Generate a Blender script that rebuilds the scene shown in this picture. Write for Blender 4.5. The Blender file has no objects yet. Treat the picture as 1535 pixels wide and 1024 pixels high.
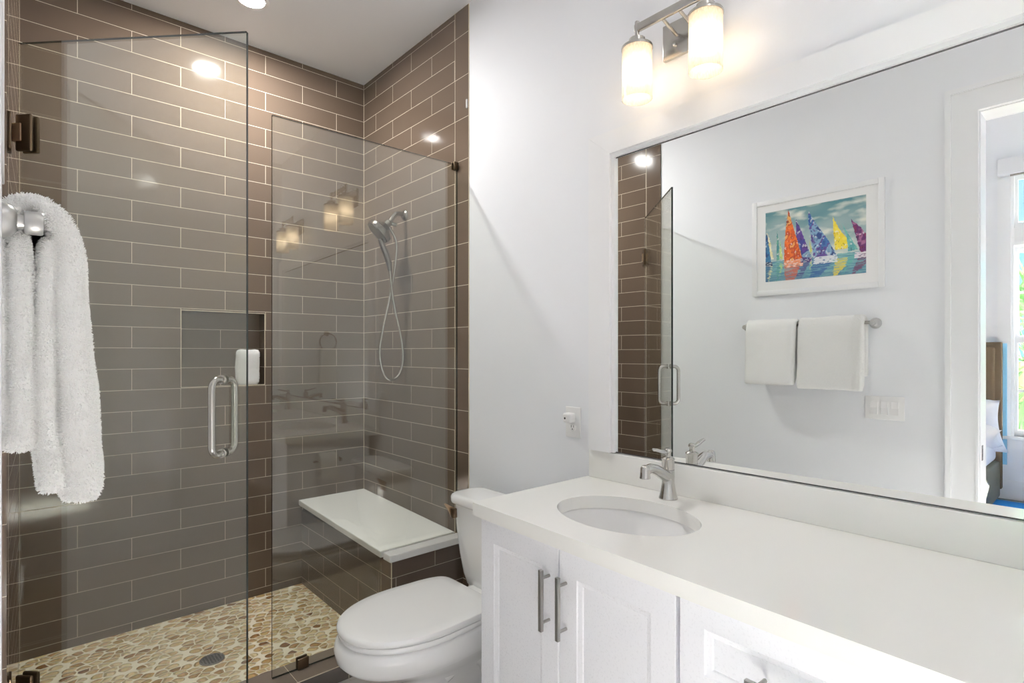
import bpy, bmesh, math, random
from mathutils import Vector, Matrix, noise
random.seed(7)
C = bpy.context.scene.collection
SC = bpy.context.scene
PI = math.pi

# ------------------------------------------------------------------ camera, world, light, exposure
CAM = (-1.6238, 0.0, 1.3517)
FPX, YAW, Y0 = 823.63, 0.72883, 529.18
cd = bpy.data.cameras.new('camera')
cam = bpy.data.objects.new('camera', cd)
C.objects.link(cam)
cam.location = CAM
cam.rotation_euler = (PI/2, 0, -YAW)
cd.sensor_width = 36.0
cd.lens = 36.0*FPX/1535.0
cd.shift_y = (Y0-512.0)/1535.0
cd.clip_start = 0.02
SC.camera = cam

SC.view_settings.view_transform = 'Standard'
SC.view_settings.look = 'None'
SC.view_settings.gamma = 1.0
SC.view_settings.exposure = 0.82
SC.cycles.max_bounces = 14
SC.cycles.diffuse_bounces = 8
SC.cycles.glossy_bounces = 8
SC.cycles.transparent_max_bounces = 24
SC.cycles.sample_clamp_indirect = 6.0

w = bpy.data.worlds.new('world')
SC.world = w
w.use_nodes = True
nt = w.node_tree
bg = nt.nodes['Background']
sky = nt.nodes.new('ShaderNodeTexSky')
sky.sky_type = 'NISHITA'
sky.sun_disc = False
sky.sun_elevation = math.radians(30)
sky.sun_rotation = math.radians(270)
nt.links.new(sky.outputs[0], bg.inputs[0])
bg.inputs[1].default_value = 0.30

sd = bpy.data.lights.new('sun', 'SUN')
sd.energy = 1480.0
sd.angle = math.radians(1.0)
sd.color = (1.0, 0.985, 0.965)
sun = bpy.data.objects.new('sun', sd)
C.objects.link(sun)
sun.location = (-8, 0, 5)
sun.rotation_euler = Vector((0.866, 0.02, -0.478)).to_track_quat('-Z', 'Y').to_euler()

CAN_POWER = 630.0        # emission of the recessed downlights
BULB_POWER = 10.5       # emission of the vanity bulbs

# ------------------------------------------------------------------ room numbers
XR = 0.0          # white wall with the mirror
XL = -1.665       # white wall with the towel bar
YB = 3.2267       # tiled back wall of the shower
YF = -0.62        # end wall behind the vanity
HC = 3.05
YT = 2.133        # where tile meets paint
YS = 2.244        # joint between edge tiles and running bond
ZC, RW = 3.02123, 0.102823
YP = 2.24         # plane of the glass screen

# ------------------------------------------------------------------ materials
MATS = {}
def srgb(r, g, b):
    f = lambda c: ((c/255.0)/12.92 if c/255.0 <= 0.04045 else ((c/255.0+0.055)/1.055)**2.4)
    return (f(r), f(g), f(b), 1.0)

def new_mat(name):
    m = bpy.data.materials.new(name)
    m.use_nodes = True
    MATS[name] = m
    return m, m.node_tree, m.node_tree.nodes['Principled BSDF']

def mat(name, col, rough=0.5, metal=0.0, spec=0.5, bump=0.0, bscale=200.0, coat=0.0, aniso=None):
    m, nt, p = new_mat(name)
    p.inputs['Base Color'].default_value = col
    p.inputs['Roughness'].default_value = rough
    p.inputs['Metallic'].default_value = metal
    p.inputs['Specular IOR Level'].default_value = spec
    p.inputs['Coat Weight'].default_value = coat
    tc = nt.nodes.new('ShaderNodeTexCoord')
    nz = nt.nodes.new('ShaderNodeTexNoise')
    nz.inputs['Scale'].default_value = bscale
    nz.inputs['Detail'].default_value = 4
    if aniso:
        mp = nt.nodes.new('ShaderNodeMapping')
        mp.inputs['Scale'].default_value = aniso
        nt.links.new(tc.outputs['Object'], mp.inputs['Vector'])
        nt.links.new(mp.outputs[0], nz.inputs['Vector'])
    else:
        nt.links.new(tc.outputs['Object'], nz.inputs['Vector'])
    if bump > 0:
        b = nt.nodes.new('ShaderNodeBump')
        b.inputs['Strength'].default_value = bump
        b.inputs['Distance'].default_value = 0.002
        nt.links.new(nz.outputs['Fac'], b.inputs['Height'])
        nt.links.new(b.outputs[0], p.inputs['Normal'])
    else:
        mr = nt.nodes.new('ShaderNodeMapRange')
        mr.inputs['To Min'].default_value = max(0.0, rough-0.03)
        mr.inputs['To Max'].default_value = min(1.0, rough+0.03)
        nt.links.new(nz.outputs['Fac'], mr.inputs['Value'])
        nt.links.new(mr.outputs[0], p.inputs['Roughness'])
    return m

def tile_mat(name, axis, u0, width, row, z0, c1, c2, mortar=0.0011, rough=0.09, offset=0.5):
    m, nt, p = new_mat(name)
    N, L = nt.nodes.new, nt.links.new
    tc = N('ShaderNodeTexCoord'); sx = N('ShaderNodeSeparateXYZ')
    L(tc.outputs['Object'], sx.inputs[0])
    a = N('ShaderNodeMath'); a.operation = 'ADD'; a.inputs[1].default_value = -u0+20*width
    L(sx.outputs[axis], a.inputs[0])
    b = N('ShaderNodeMath'); b.operation = 'ADD'; b.inputs[1].default_value = -z0+60*row
    L(sx.outputs['Z'], b.inputs[0])
    cb = N('ShaderNodeCombineXYZ'); L(a.outputs[0], cb.inputs[0]); L(b.outputs[0], cb.inputs[1])
    br = N('ShaderNodeTexBrick')
    br.offset = offset; br.offset_frequency = 2; br.squash = 1.0
    L(cb.outputs[0], br.inputs['Vector'])
    br.inputs['Scale'].default_value = 1.0
    br.inputs['Color1'].default_value = c1
    br.inputs['Color2'].default_value = c2
    br.inputs['Mortar'].default_value = srgb(214, 202, 180)
    br.inputs['Mortar Size'].default_value = mortar
    br.inputs['Mortar Smooth'].default_value = 0.1
    br.inputs['Bias'].default_value = 0.0
    br.inputs['Brick Width'].default_value = width
    br.inputs['Row Height'].default_value = row
    L(br.outputs['Color'], p.inputs['Base Color'])
    # roughness: glossy glaze, dull grout
    mr = N('ShaderNodeMapRange'); mr.inputs['To Min'].default_value = rough; mr.inputs['To Max'].default_value = 0.8
    L(br.outputs['Fac'], mr.inputs['Value']); L(mr.outputs[0], p.inputs['Roughness'])
    nz = N('ShaderNodeTexNoise'); nz.inputs['Scale'].default_value = 9.0; nz.inputs['Detail'].default_value = 1.0
    L(tc.outputs['Object'], nz.inputs['Vector'])
    mx = N('ShaderNodeMath'); mx.operation = 'MULTIPLY_ADD'; mx.inputs[1].default_value = -1.0
    L(br.outputs['Fac'], mx.inputs[0]); 
    ns = N('ShaderNodeMath'); ns.operation = 'MULTIPLY'; ns.inputs[1].default_value = 0.8
    L(nz.outputs['Fac'], ns.inputs[0]); L(ns.outputs[0], mx.inputs[2])
    bp = N('ShaderNodeBump'); bp.inputs['Strength'].default_value = 0.5; bp.inputs['Distance'].default_value = 0.0012
    L(mx.outputs[0], bp.inputs['Height']); L(bp.outputs[0], p.inputs['Normal'])
    p.inputs['Specular IOR Level'].default_value = 0.5
    return m

TC1, TC2 = srgb(102, 88, 76), srgb(97, 84, 72)
tile_mat('tile_back', 'X', -0.6002, 0.4155, RW, ZC, TC1, TC2)
tile_mat('tile_side', 'Y', 2.6586, 0.4100, RW, ZC, TC1, TC2)
tile_mat('tile_edge', 'Y', 0.0, 40.0, RW*2, ZC-RW, TC1, TC2)
tile_mat('tile_bench_face', 'Y', 2.8976, 0.4130, RW, ZC, TC1, TC2)
tile_mat('tile_bench_end', 'X', -0.1745, 0.4155, RW, ZC, TC1, TC2)
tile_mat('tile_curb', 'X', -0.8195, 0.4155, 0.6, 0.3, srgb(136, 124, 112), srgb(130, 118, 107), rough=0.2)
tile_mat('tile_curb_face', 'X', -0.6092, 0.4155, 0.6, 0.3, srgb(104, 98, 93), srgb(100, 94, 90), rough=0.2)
mat('grout', srgb(214, 202, 180), 0.8)
mat('white_wall', srgb(240, 242, 246), 0.55, spec=0.3, bump=0.03, bscale=350)
mat('white_ceiling', srgb(244, 246, 250), 0.7, spec=0.2)
mat('white_trim', srgb(242, 243, 245), 0.3, spec=0.45)
mat('white_lacquer', srgb(238, 239, 244), 0.28, spec=0.45)
mat('quartz', srgb(240, 240, 237), 0.14, spec=0.5)
mat('porcelain', srgb(243, 243, 243), 0.06, spec=0.6, coat=0.3)
mat('white_plastic', srgb(240, 240, 240), 0.3)
mat('dark_slot', srgb(60, 60, 62), 0.6)
mat('nickel', srgb(190, 187, 182), 0.24, metal=1.0, aniso=(30, 30, 400))
mat('satin_nickel', srgb(200, 199, 197), 0.36, metal=1.0, aniso=(30, 400, 30))
mat('chrome', srgb(214, 214, 214), 0.1, metal=1.0)
mat('faucet_metal', srgb(205, 204, 201), 0.16, metal=1.0)
mat('shower_nickel', srgb(140, 136, 130), 0.2, metal=1.0)
mat('bar_nickel', srgb(158, 157, 153), 0.33, metal=1.0)
mat('bronze', srgb(98, 82, 64), 0.32, metal=0.85)
mat('bronze_light', srgb(178, 154, 128), 0.35, metal=0.85)
mat('drain_metal', srgb(150, 146, 140), 0.4, metal=0.9)
mat('terry', srgb(244, 244, 243), 0.95, spec=0.05, bump=0.9, bscale=420)
mat('terry_pile', srgb(246, 246, 245), 0.95, spec=0.05)
mat('linen', srgb(238, 240, 246), 0.9, spec=0.1, bump=0.2, bscale=80)
mat('headboard_fabric', srgb(98, 86, 70), 0.85, spec=0.15, bump=0.4, bscale=300)
mat('bed_base_fabric', srgb(112, 113, 102), 0.9, spec=0.1, bump=0.3, bscale=300)
mat('blue_panel', srgb(132, 190, 224), 0.7)
mat('blind_fabric', srgb(236, 238, 242), 0.8)
mat('floor_tile_dark', srgb(112, 98, 86), 0.4)
mat('rug_blue', srgb(40, 110, 175), 0.95, spec=0.05, bump=0.5, bscale=250)
mat('glass_edge', (0.004, 0.012, 0.009, 1), 0.15)
mat('roof_teal', srgb(160, 190, 190), 0.45)
mat('siding_teal', srgb(86, 170, 178), 0.6)
mat('palm_leaf', srgb(46, 78, 28), 0.5)
mat('palm_trunk', srgb(110, 92, 70), 0.9, bump=0.5, bscale=40)
mat('paving', srgb(150, 148, 146), 0.9)
mat('mat_board', srgb(244, 244, 244), 0.8)
mat('paper_roll', srgb(242, 242, 240), 0.9, bump=0.2)

def floor_wood():
    m, nt, p = new_mat('wood_floor')
    N, L = nt.nodes.new, nt.links.new
    tc = N('ShaderNodeTexCoord'); br = N('ShaderNodeTexBrick')
    L(tc.outputs['Object'], br.inputs['Vector'])
    br.inputs['Scale'].default_value = 1; br.inputs['Brick Width'].default_value = 1.2; br.inputs['Row Height'].default_value = 0.12
    br.inputs['Color1'].default_value = srgb(92, 83, 76); br.inputs['Color2'].default_value = srgb(84, 76, 70)
    br.inputs['Mortar'].default_value = srgb(110, 88, 66); br.inputs['Mortar Size'].default_value = 0.001
    L(br.outputs['Color'], p.inputs['Base Color']); p.inputs['Roughness'].default_value = 0.35
floor_wood()

def floor_tiles():
    m, nt, p = new_mat('bath_floor')
    N, L = nt.nodes.new, nt.links.new
    tc = N('ShaderNodeTexCoord'); br = N('ShaderNodeTexBrick')
    L(tc.outputs['Object'], br.inputs['Vector'])
    br.inputs['Scale'].default_value = 1; br.inputs['Brick Width'].default_value = 0.61; br.inputs['Row Height'].default_value = 0.305
    br.inputs['Color1'].default_value = srgb(184, 180, 176); br.inputs['Color2'].default_value = srgb(176, 172, 168)
    br.inputs['Mortar'].default_value = srgb(170, 160, 146); br.inputs['Mortar Size'].default_value = 0.0015
    L(br.outputs['Color'], p.inputs['Base Color']); p.inputs['Roughness'].default_value = 0.35
floor_tiles()

def pebbles():
    m, nt, p = new_mat('pebble_floor')
    N, L = nt.nodes.new, nt.links.new
    tc = N('ShaderNodeTexCoord')
    mp = N('ShaderNodeMapping'); mp.inputs['Scale'].default_value = (21, 28, 1); mp.inputs['Rotation'].default_value = (0, 0, 0.35)
    nw = N('ShaderNodeTexNoise'); nw.inputs['Scale'].default_value = 14; nw.inputs['Detail'].default_value = 1
    L(tc.outputs['Object'], nw.inputs['Vector'])
    mxv = N('ShaderNodeMix'); mxv.data_type = 'VECTOR'; mxv.inputs['Factor'].default_value = 0.02
    L(tc.outputs['Object'], mxv.inputs[4]); L(nw.outputs['Color'], mxv.inputs[5])
    L(mxv.outputs[1], mp.inputs['Vector'])
    ve = N('ShaderNodeTexVoronoi'); ve.voronoi_dimensions = '2D'; ve.feature = 'DISTANCE_TO_EDGE'; ve.inputs['Scale'].default_value = 1.0
    vc = N('ShaderNodeTexVoronoi'); vc.voronoi_dimensions = '2D'; vc.feature = 'F1'; vc.inputs['Scale'].default_value = 1.0
    for v in (ve, vc):
        v.inputs['Randomness'].default_value = 0.85
        L(mp.outputs[0], v.inputs['Vector'])
    wn = N('ShaderNodeSeparateXYZ'); L(vc.outputs['Color'], wn.inputs[0])
    cr = N('ShaderNodeValToRGB')
    e = cr.color_ramp.elements
    e[0].position = 0.0; e[0].color = srgb(232, 212, 170)
    e[1].position = 1.0; e[1].color = srgb(140, 100, 56)
    for pos, c in ((0.35, srgb(220, 194, 146)), (0.62, srgb(212, 182, 130)), (0.82, srgb(198, 164, 108)), (0.93, srgb(176, 136, 80))):
        x = e.new(pos); x.color = c
    L(wn.outputs[0], cr.inputs[0])
    n2 = N('ShaderNodeTexNoise'); n2.inputs['Scale'].default_value = 70; n2.inputs['Detail'].default_value = 3
    L(tc.outputs['Object'], n2.inputs['Vector'])
    mul = N('ShaderNodeMix'); mul.data_type = 'RGBA'; mul.blend_type = 'OVERLAY'; mul.inputs['Factor'].default_value = 0.35
    L(cr.outputs[0], mul.inputs[6]); L(n2.outputs['Color'], mul.inputs[7])
    st = N('ShaderNodeMapRange'); st.interpolation_type = 'SMOOTHSTEP'
    st.inputs['From Min'].default_value = 0.03; st.inputs['From Max'].default_value = 0.075
    L(ve.outputs['Distance'], st.inputs['Value'])
    s2 = N('ShaderNodeMapRange'); s2.interpolation_type = 'SMOOTHSTEP'
    s2.inputs['From Min'].default_value = 0.57; s2.inputs['From Max'].default_value = 0.48
    L(vc.outputs['Distance'], s2.inputs['Value'])
    sm = N('ShaderNodeMath'); sm.operation = 'MULTIPLY'
    L(st.outputs[0], sm.inputs[0]); L(s2.outputs[0], sm.inputs[1])
    mix = N('ShaderNodeMix'); mix.data_type = 'RGBA'
    mix.inputs[6].default_value = srgb(246, 236, 212)
    L(sm.outputs[0], mix.inputs['Factor']); L(mul.outputs[2], mix.inputs[7])
    L(mix.outputs[2], p.inputs['Base Color'])
    h = N('ShaderNodeMapRange'); h.interpolation_type = 'SMOOTHSTEP'
    h.inputs['From Min'].default_value = 0.0; h.inputs['From Max'].default_value = 0.3
    L(ve.outputs['Distance'], h.inputs['Value'])
    hm = N('ShaderNodeMath'); hm.operation = 'MULTIPLY'
    L(h.outputs[0], hm.inputs[0]); L(s2.outputs[0], hm.inputs[1])
    bp = N('ShaderNodeBump'); bp.inputs['Strength'].default_value = 1.0; bp.inputs['Distance'].default_value = 0.010
    L(hm.outputs[0], bp.inputs['Height']); L(bp.outputs[0], p.inputs['Normal'])
    p.inputs['Roughness'].default_value = 0.35
pebbles()

def glass(name, tint, refl=1.0):
    m = bpy.data.materials.new(name); m.use_nodes = True; MATS[name] = m
    nt = m.node_tree; nt.nodes.clear()
    N, L = nt.nodes.new, nt.links.new
    out = N('ShaderNodeOutputMaterial'); mix = N('ShaderNodeMixShader')
    tr = N('ShaderNodeBsdfTransparent'); tr.inputs[0].default_value = tint
    gl = N('ShaderNodeBsdfGlossy'); gl.inputs['Roughness'].default_value = 0.0
    gl.inputs[0].default_value = (refl, refl, refl, 1)
    fr = N('ShaderNodeFresnel'); fr.inputs['IOR'].default_value = 1.52
    geo = N('ShaderNodeNewGeometry')
    iv = N('ShaderNodeMix'); iv.data_type = 'FLOAT'; iv.inputs[2].default_value = 1.52; iv.inputs[3].default_value = 1.52
    L(geo.outputs['Backfacing'], iv.inputs[0])
    lw = N('ShaderNodeLayerWeight'); lw.inputs['Blend'].default_value = 0.5
    # Schlick reflectance that is the same from either side of the sheet
    pw = N('ShaderNodeMath'); pw.operation = 'POWER'; pw.inputs[1].default_value = 5.0
    L(lw.outputs['Facing'], pw.inputs[0])
    ma = N('ShaderNodeMath'); ma.operation = 'MULTIPLY_ADD'; ma.inputs[1].default_value = 0.915; ma.inputs[2].default_value = 0.085
    L(pw.outputs[0], ma.inputs[0])
    L(ma.outputs[0], mix.inputs[0]); L(tr.outputs[0], mix.inputs[1]); L(gl.outputs[0], mix.inputs[2])
    L(mix.outputs[0], out.inputs[0])
    nt.nodes.remove(fr); nt.nodes.remove(iv); nt.nodes.remove(geo)
    return m
glass('shower_glass', (0.970, 0.985, 0.958, 1))
glass('window_glass', (0.98, 0.99, 0.99, 1))

def mirror_mat():
    m = bpy.data.materials.new('mirror_silver'); m.use_nodes = True; MATS['mirror_silver'] = m
    nt = m.node_tree; nt.nodes.clear()
    out = nt.nodes.new('ShaderNodeOutputMaterial'); g = nt.nodes.new('ShaderNodeBsdfGlossy')
    g.inputs[0].default_value = (0.93, 0.945, 0.935, 1); g.inputs['Roughness'].default_value = 0.0
    nt.links.new(g.outputs[0], out.inputs[0])
mirror_mat()

def emit(name, col, s):
    m = bpy.data.materials.new(name); m.use_nodes = True; MATS[name] = m
    nt = m.node_tree; nt.nodes.clear()
    out = nt.nodes.new('ShaderNodeOutputMaterial'); g = nt.nodes.new('ShaderNodeEmission')
    g.inputs[0].default_value = col; g.inputs[1].default_value = s
    nt.links.new(g.outputs[0], out.inputs[0])
emit('can_light', (1.0, 0.985, 0.97, 1), CAN_POWER)
emit('can_light_dim', (1.0, 0.985, 0.97, 1), CAN_POWER*0.045)
emit('bulb_light', (1.0, 0.80, 0.56, 1), BULB_POWER)

def seeded_glass():
    m = bpy.data.materials.new('seeded_shade'); m.use_nodes = True; MATS['seeded_shade'] = m
    nt = m.node_tree; nt.nodes.clear()
    N, L = nt.nodes.new, nt.links.new
    out = N('ShaderNodeOutputMaterial')
    tr = N('ShaderNodeBsdfTransparent'); tr.inputs[0].default_value = (0.97, 0.95, 0.92, 1)
    tl = N('ShaderNodeBsdfTranslucent'); tl.inputs[0].default_value = (0.97, 0.93, 0.86, 1)
    df = N('ShaderNodeBsdfDiffuse'); df.inputs[0].default_value = (0.97, 0.94, 0.88, 1)
    gl = N('ShaderNodeBsdfGlossy'); gl.inputs['Roughness'].default_value = 0.08
    m1 = N('ShaderNodeMixShader'); m2 = N('ShaderNodeMixShader'); m3 = N('ShaderNodeMixShader')
    tc = N('ShaderNodeTexCoord'); mp = N('ShaderNodeMapping'); mp.inputs['Scale'].default_value = (1, 1, 0.35)
    nz = N('ShaderNodeTexNoise'); nz.inputs['Scale'].default_value = 260; nz.inputs['Detail'].default_value = 2
    L(tc.outputs['Object'], mp.inputs[0]); L(mp.outputs[0], nz.inputs['Vector'])
    mr = N('ShaderNodeMapRange'); mr.inputs['From Min'].default_value = 0.3; mr.inputs['From Max'].default_value = 0.7
    mr.inputs['To Min'].default_value = 0.62; mr.inputs['To Max'].default_value = 0.86
    L(nz.outputs['Fac'], mr.inputs['Value'])
    m1.inputs[0].default_value = 0.4
    L(tl.outputs[0], m1.inputs[1]); L(df.outputs[0], m1.inputs[2])
    L(mr.outputs[0], m2.inputs[0]); L(tr.outputs[0], m2.inputs[1]); L(m1.outputs[0], m2.inputs[2])
    lw = N('ShaderNodeLayerWeight'); lw.inputs[0].default_value = 0.25
    ml = N('ShaderNodeMath'); ml.operation = 'MULTIPLY'; ml.inputs[1].default_value = 0.5
    L(lw.outputs['Fresnel'], ml.inputs[0]); L(ml.outputs[0], m3.inputs[0])
    L(m2.outputs[0], m3.inputs[1]); L(gl.outputs[0], m3.inputs[2])
    L(m3.outputs[0], out.inputs[0])
seeded_glass()

def art_mat():
    m, nt, p = new_mat('oil_paint')
    a = nt.nodes.new('ShaderNodeAttribute'); a.attribute_name = 'paint'
    nt.links.new(a.outputs['Color'], p.inputs['Base Color'])
    p.inputs['Roughness'].default_value = 0.5
art_mat()

# ------------------------------------------------------------------ mesh builder
class MB:
    def __init__(s):
        s.v = []; s.f = []; s.m = []; s.mi = 0
    def add(s, vs, fs):
        o = len(s.v); s.v += [tuple(x) for x in vs]
        for f in fs:
            s.f.append(tuple(i+o for i in f)); s.m.append(s.mi)
        return s
    def box(s, x0, x1, y0, y1, z0, z1, bev=0.0, seg=2):
        x0, x1 = min(x0, x1), max(x0, x1); y0, y1 = min(y0, y1), max(y0, y1); z0, z1 = min(z0, z1), max(z0, z1)
        if bev <= 0:
            vs = [(x, y, z) for z in (z0, z1) for y in (y0, y1) for x in (x0, x1)]
            return s.add(vs, [(0, 2, 3, 1), (4, 5, 7, 6), (0, 1, 5, 4), (2, 6, 7, 3), (0, 4, 6, 2), (1, 3, 7, 5)])
        bm = bmesh.new()
        bmesh.ops.create_cube(bm, size=1.0)
        for v in bm.verts:
            v.co = Vector(((x0+x1)/2+v.co.x*(x1-x0), (y0+y1)/2+v.co.y*(y1-y0), (z0+z1)/2+v.co.z*(z1-z0)))
        bmesh.ops.bevel(bm, geom=bm.edges[:], offset=min(bev, 0.49*min(x1-x0, y1-y0, z1-z0)), segments=seg, profile=0.5, affect='EDGES')
        return s.bm(bm)
    def bm(s, bm):
        bm.verts.index_update()
        s.add([v.co[:] for v in bm.verts], [[v.index for v in f.verts] for f in bm.faces])
        bm.free()
        return s
    def rings(s, rs, cap0=True, cap1=True, closed=True):
        n = len(rs[0]); vs = [p for r in rs for p in r]; fs = []
        for k in range(len(rs)-1):
            for i in range(n if closed else n-1):
                j = (i+1) % n
                fs.append((k*n+i, k*n+j, (k+1)*n+j, (k+1)*n+i))
        if cap0: fs.append(tuple(range(n))[::-1])
        if cap1: fs.append(tuple((len(rs)-1)*n+i for i in range(n)))
        return s.add(vs, fs)
    def lathe(s, prof, c=(0, 0, 0), axis='Z', n=32, caps=True):
        # prof: list of (radius, height along axis)
        ax = {'X': Vector((1, 0, 0)), 'Y': Vector((0, 1, 0)), 'Z': Vector((0, 0, 1))}[axis] if isinstance(axis, str) else Vector(axis).normalized()
        u = ax.orthogonal().normalized(); v = ax.cross(u); c = Vector(c)
        rs = [[c+ax*h+(u*math.cos(2*PI*i/n)+v*math.sin(2*PI*i/n))*max(r, 1e-5) for i in range(n)] for r, h in prof]
        return s.rings(rs, caps, caps)
    def tube(s, pts, r, n=12, caps=True, flat=1.0):
        pts = [Vector(p) for p in pts]; rr = r if isinstance(r, (list, tuple)) else [r]*len(pts)
        T = []
        for i in range(len(pts)):
            a = pts[max(i-1, 0)]; b = pts[min(i+1, len(pts)-1)]
            T.append((b-a).normalized())
        u = T[0].orthogonal().normalized(); rs = []
        for i, p in enumerate(pts):
            u = (u-T[i]*u.dot(T[i])).normalized(); v = T[i].cross(u)
            rs.append([p+(u*math.cos(2*PI*k/n)+v*flat*math.sin(2*PI*k/n))*rr[i] for k in range(n)])
        return s.rings(rs, caps, caps)
    def prism(s, poly, d0, d1, plane='XZ'):
        # poly: 2D outline; extruded along the missing axis
        def P(a, b, d):
            return {'XZ': (a, d, b), 'YZ': (d, a, b), 'XY': (a, b, d)}[plane]
        return s.rings([[P(a, b, d0) for a, b in poly], [P(a, b, d1) for a, b in poly]])

WM = {}
def build(name, mb, mats, parent=None, smooth=40):
    me = bpy.data.meshes.new(name)
    o = bpy.data.objects.new(name, me)
    inv = None
    if parent is not None:
        wm = WM[parent.name]; WM[o.name] = wm; inv = wm.inverted()
        o.parent = parent
    else:
        WM[o.name] = Matrix.Identity(4)
    vs = [inv @ Vector(v) for v in mb.v] if inv is not None else mb.v
    me.from_pydata(vs, [], mb.f)
    if isinstance(mats, str): mats = [mats]
    for m in mats: me.materials.append(MATS[m])
    me.polygons.foreach_set('material_index', mb.m)
    bm = bmesh.new(); bm.from_mesh(me)
    bmesh.ops.recalc_face_normals(bm, faces=bm.faces[:])
    bm.to_mesh(me); bm.free()
    if smooth:
        me.polygons.foreach_set('use_smooth', [True]*len(me.polygons))
        me.set_sharp_from_angle(angle=math.radians(smooth))
    me.update()
    C.objects.link(o)
    return o

def thing(name, label, cat, loc=(0, 0, 0), rz=0.0, group=None):
    o = bpy.data.objects.new(name, None)
    o.empty_display_size = 0.05
    o.location = loc; o.rotation_euler = (0, 0, rz)
    WM[o.name] = Matrix.Translation(loc) @ Matrix.Rotation(rz, 4, 'Z')
    C.objects.link(o)
    return tag(o, label, cat, group)
def tag(o, label, cat, group=None):
    o['label'] = label; o['category'] = cat
    if group: o['group'] = group
    return o
def struct(name, mb, mats, parent=None, smooth=0):
    o = build(name, mb, mats, parent, smooth)
    if parent is None: o['kind'] = 'structure'
    return o
def copy_tree(o, parent=None, delta=None, label=None):
    c = o.copy(); C.objects.link(c)
    if parent is not None: c.parent = parent
    if delta is not None: c.location = Vector(o.location)+Vector(delta)
    if label: c['label'] = label
    for ch in list(o.children): copy_tree(ch, c)
    return c
def local(o):
    "returns a function that maps local coordinates of a thing to the world"
    m = WM[o.name]
    return lambda *p: m @ Vector(p)
def in_local(mb, o):
    m = WM[o.name]
    mb.v = [tuple(m @ Vector(v)) for v in mb.v]
    return mb
def smoothpath(pts, n=8):
    P = [Vector(p) for p in pts]; P = [2*P[0]-P[1]]+P+[2*P[-1]-P[-2]]; out = []
    for i in range(1, len(P)-2):
        for k in range(n):
            t = k/n
            out.append(0.5*((2*P[i])+(P[i+1]-P[i-1])*t+(2*P[i-1]-5*P[i]+4*P[i+1]-P[i+2])*t*t+(3*P[i]-P[i-1]-3*P[i+1]+P[i+2])*t**3))
    out.append(P[-2])
    return out

# ------------------------------------------------------------------ room shell
m = MB(); m.box(XL-0.135, 0.12, YF-0.12, 2.155, -0.12, 0.0)
struct('floor', m, 'bath_floor')
m = MB(); m.box(XL-0.02, 0.0, 2.155, YB, -0.12, 0.0)
struct('floor_shower', m, 'pebble_floor')
m = MB(); m.box(XL-0.135, 0.12, YF-0.12, YB+0.12, HC, HC+0.12)
struct('ceiling', m, 'white_ceiling')

# right wall: paint, column of edge tiles, running bond
m = MB()
m.box(0.0, 0.12, YF-0.12, YT, 0, HC)
m.mi = 1; m.box(-0.003, 0.12, YT, YS, 0, HC)
m.mi = 2; m.box(-0.003, 0.12, YS, YB+0.12, 0, HC)
m.mi = 3
m.box(-0.0032, 0.0, YS-0.0013, YS+0.0013, 0, HC)
m.box(-0.0045, 0.0, YB-0.0025, YB+0.001, 0, HC)
m.box(-0.003, 0.001, YT-0.003, YT, 0, HC)
struct('wall_right', m, ['white_wall', 'tile_edge', 'tile_side', 'grout'])

# back wall with the recessed niche
NX0, NX1, NZ0, NZ1, ND = -1.0145, -0.604, 1.175, 1.572, 0.092
m = MB()
m.box(-1.80, NX0, YB, YB+0.2, 0, HC); m.box(NX1, 0.0, YB, YB+0.2, 0, HC)
m.box(NX0, NX1, YB, YB+0.2, 0, NZ0); m.box(NX0, NX1, YB, YB+0.2, NZ1, HC)
m.box(NX0, NX1, YB+ND, YB+0.2, NZ0, NZ1)
m.mi = 1
g = 0.0014
m.box(NX0-g, NX0+g, YB-0.0006, YB+0.004, NZ0-g, NZ1+g); m.box(NX1-g, NX1+g, YB-0.0006, YB+0.004, NZ0-g, NZ1+g)
m.box(NX0, NX1, YB-0.0006, YB+0.004, NZ0-g, NZ0+g); m.box(NX0, NX1, YB-0.0006, YB+0.004, NZ1-g, NZ1+g)
m.box(-1.634, -1.6295, YB-0.002, YB+0.001, 0, HC)
struct('wall_back', m, ['tile_back', 'grout'])

# left wall: painted part with the doorway, tiled part a little out of square
DY0, DY1, DZ = -0.45, 0.450, 2.458
WT = 0.135
m = MB()
m.box(XL-WT, XL, DY1, YT, 0, HC)
m.box(XL-WT, XL, YF-0.12, DY0, 0, HC)
m.box(XL-WT, XL, DY0, DY1, DZ, HC)
def lx(y): return -1.6555+(y-YT)*(0.0255/(YB-YT))
def lbox(y0, y1, out=0.0):
    m.prism([(XL-WT, y0), (lx(y0)+out, y0), (lx(y1)+out, y1), (XL-WT, y1)], 0, HC, 'XY')
m.mi = 1; lbox(YT, YS)
m.mi = 2; lbox(YS, YB+0.12)
m.mi = 3; lbox(YS-0.0013, YS+0.0013, 0.0003)
struct('wall_left', m, ['white_wall', 'tile_edge', 'tile_side', 'grout'])
m = MB(); m.box(XL-WT, 0.12, YF-0.12, YF, 0, HC)
struct('wall_front', m, 'white_wall')

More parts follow.
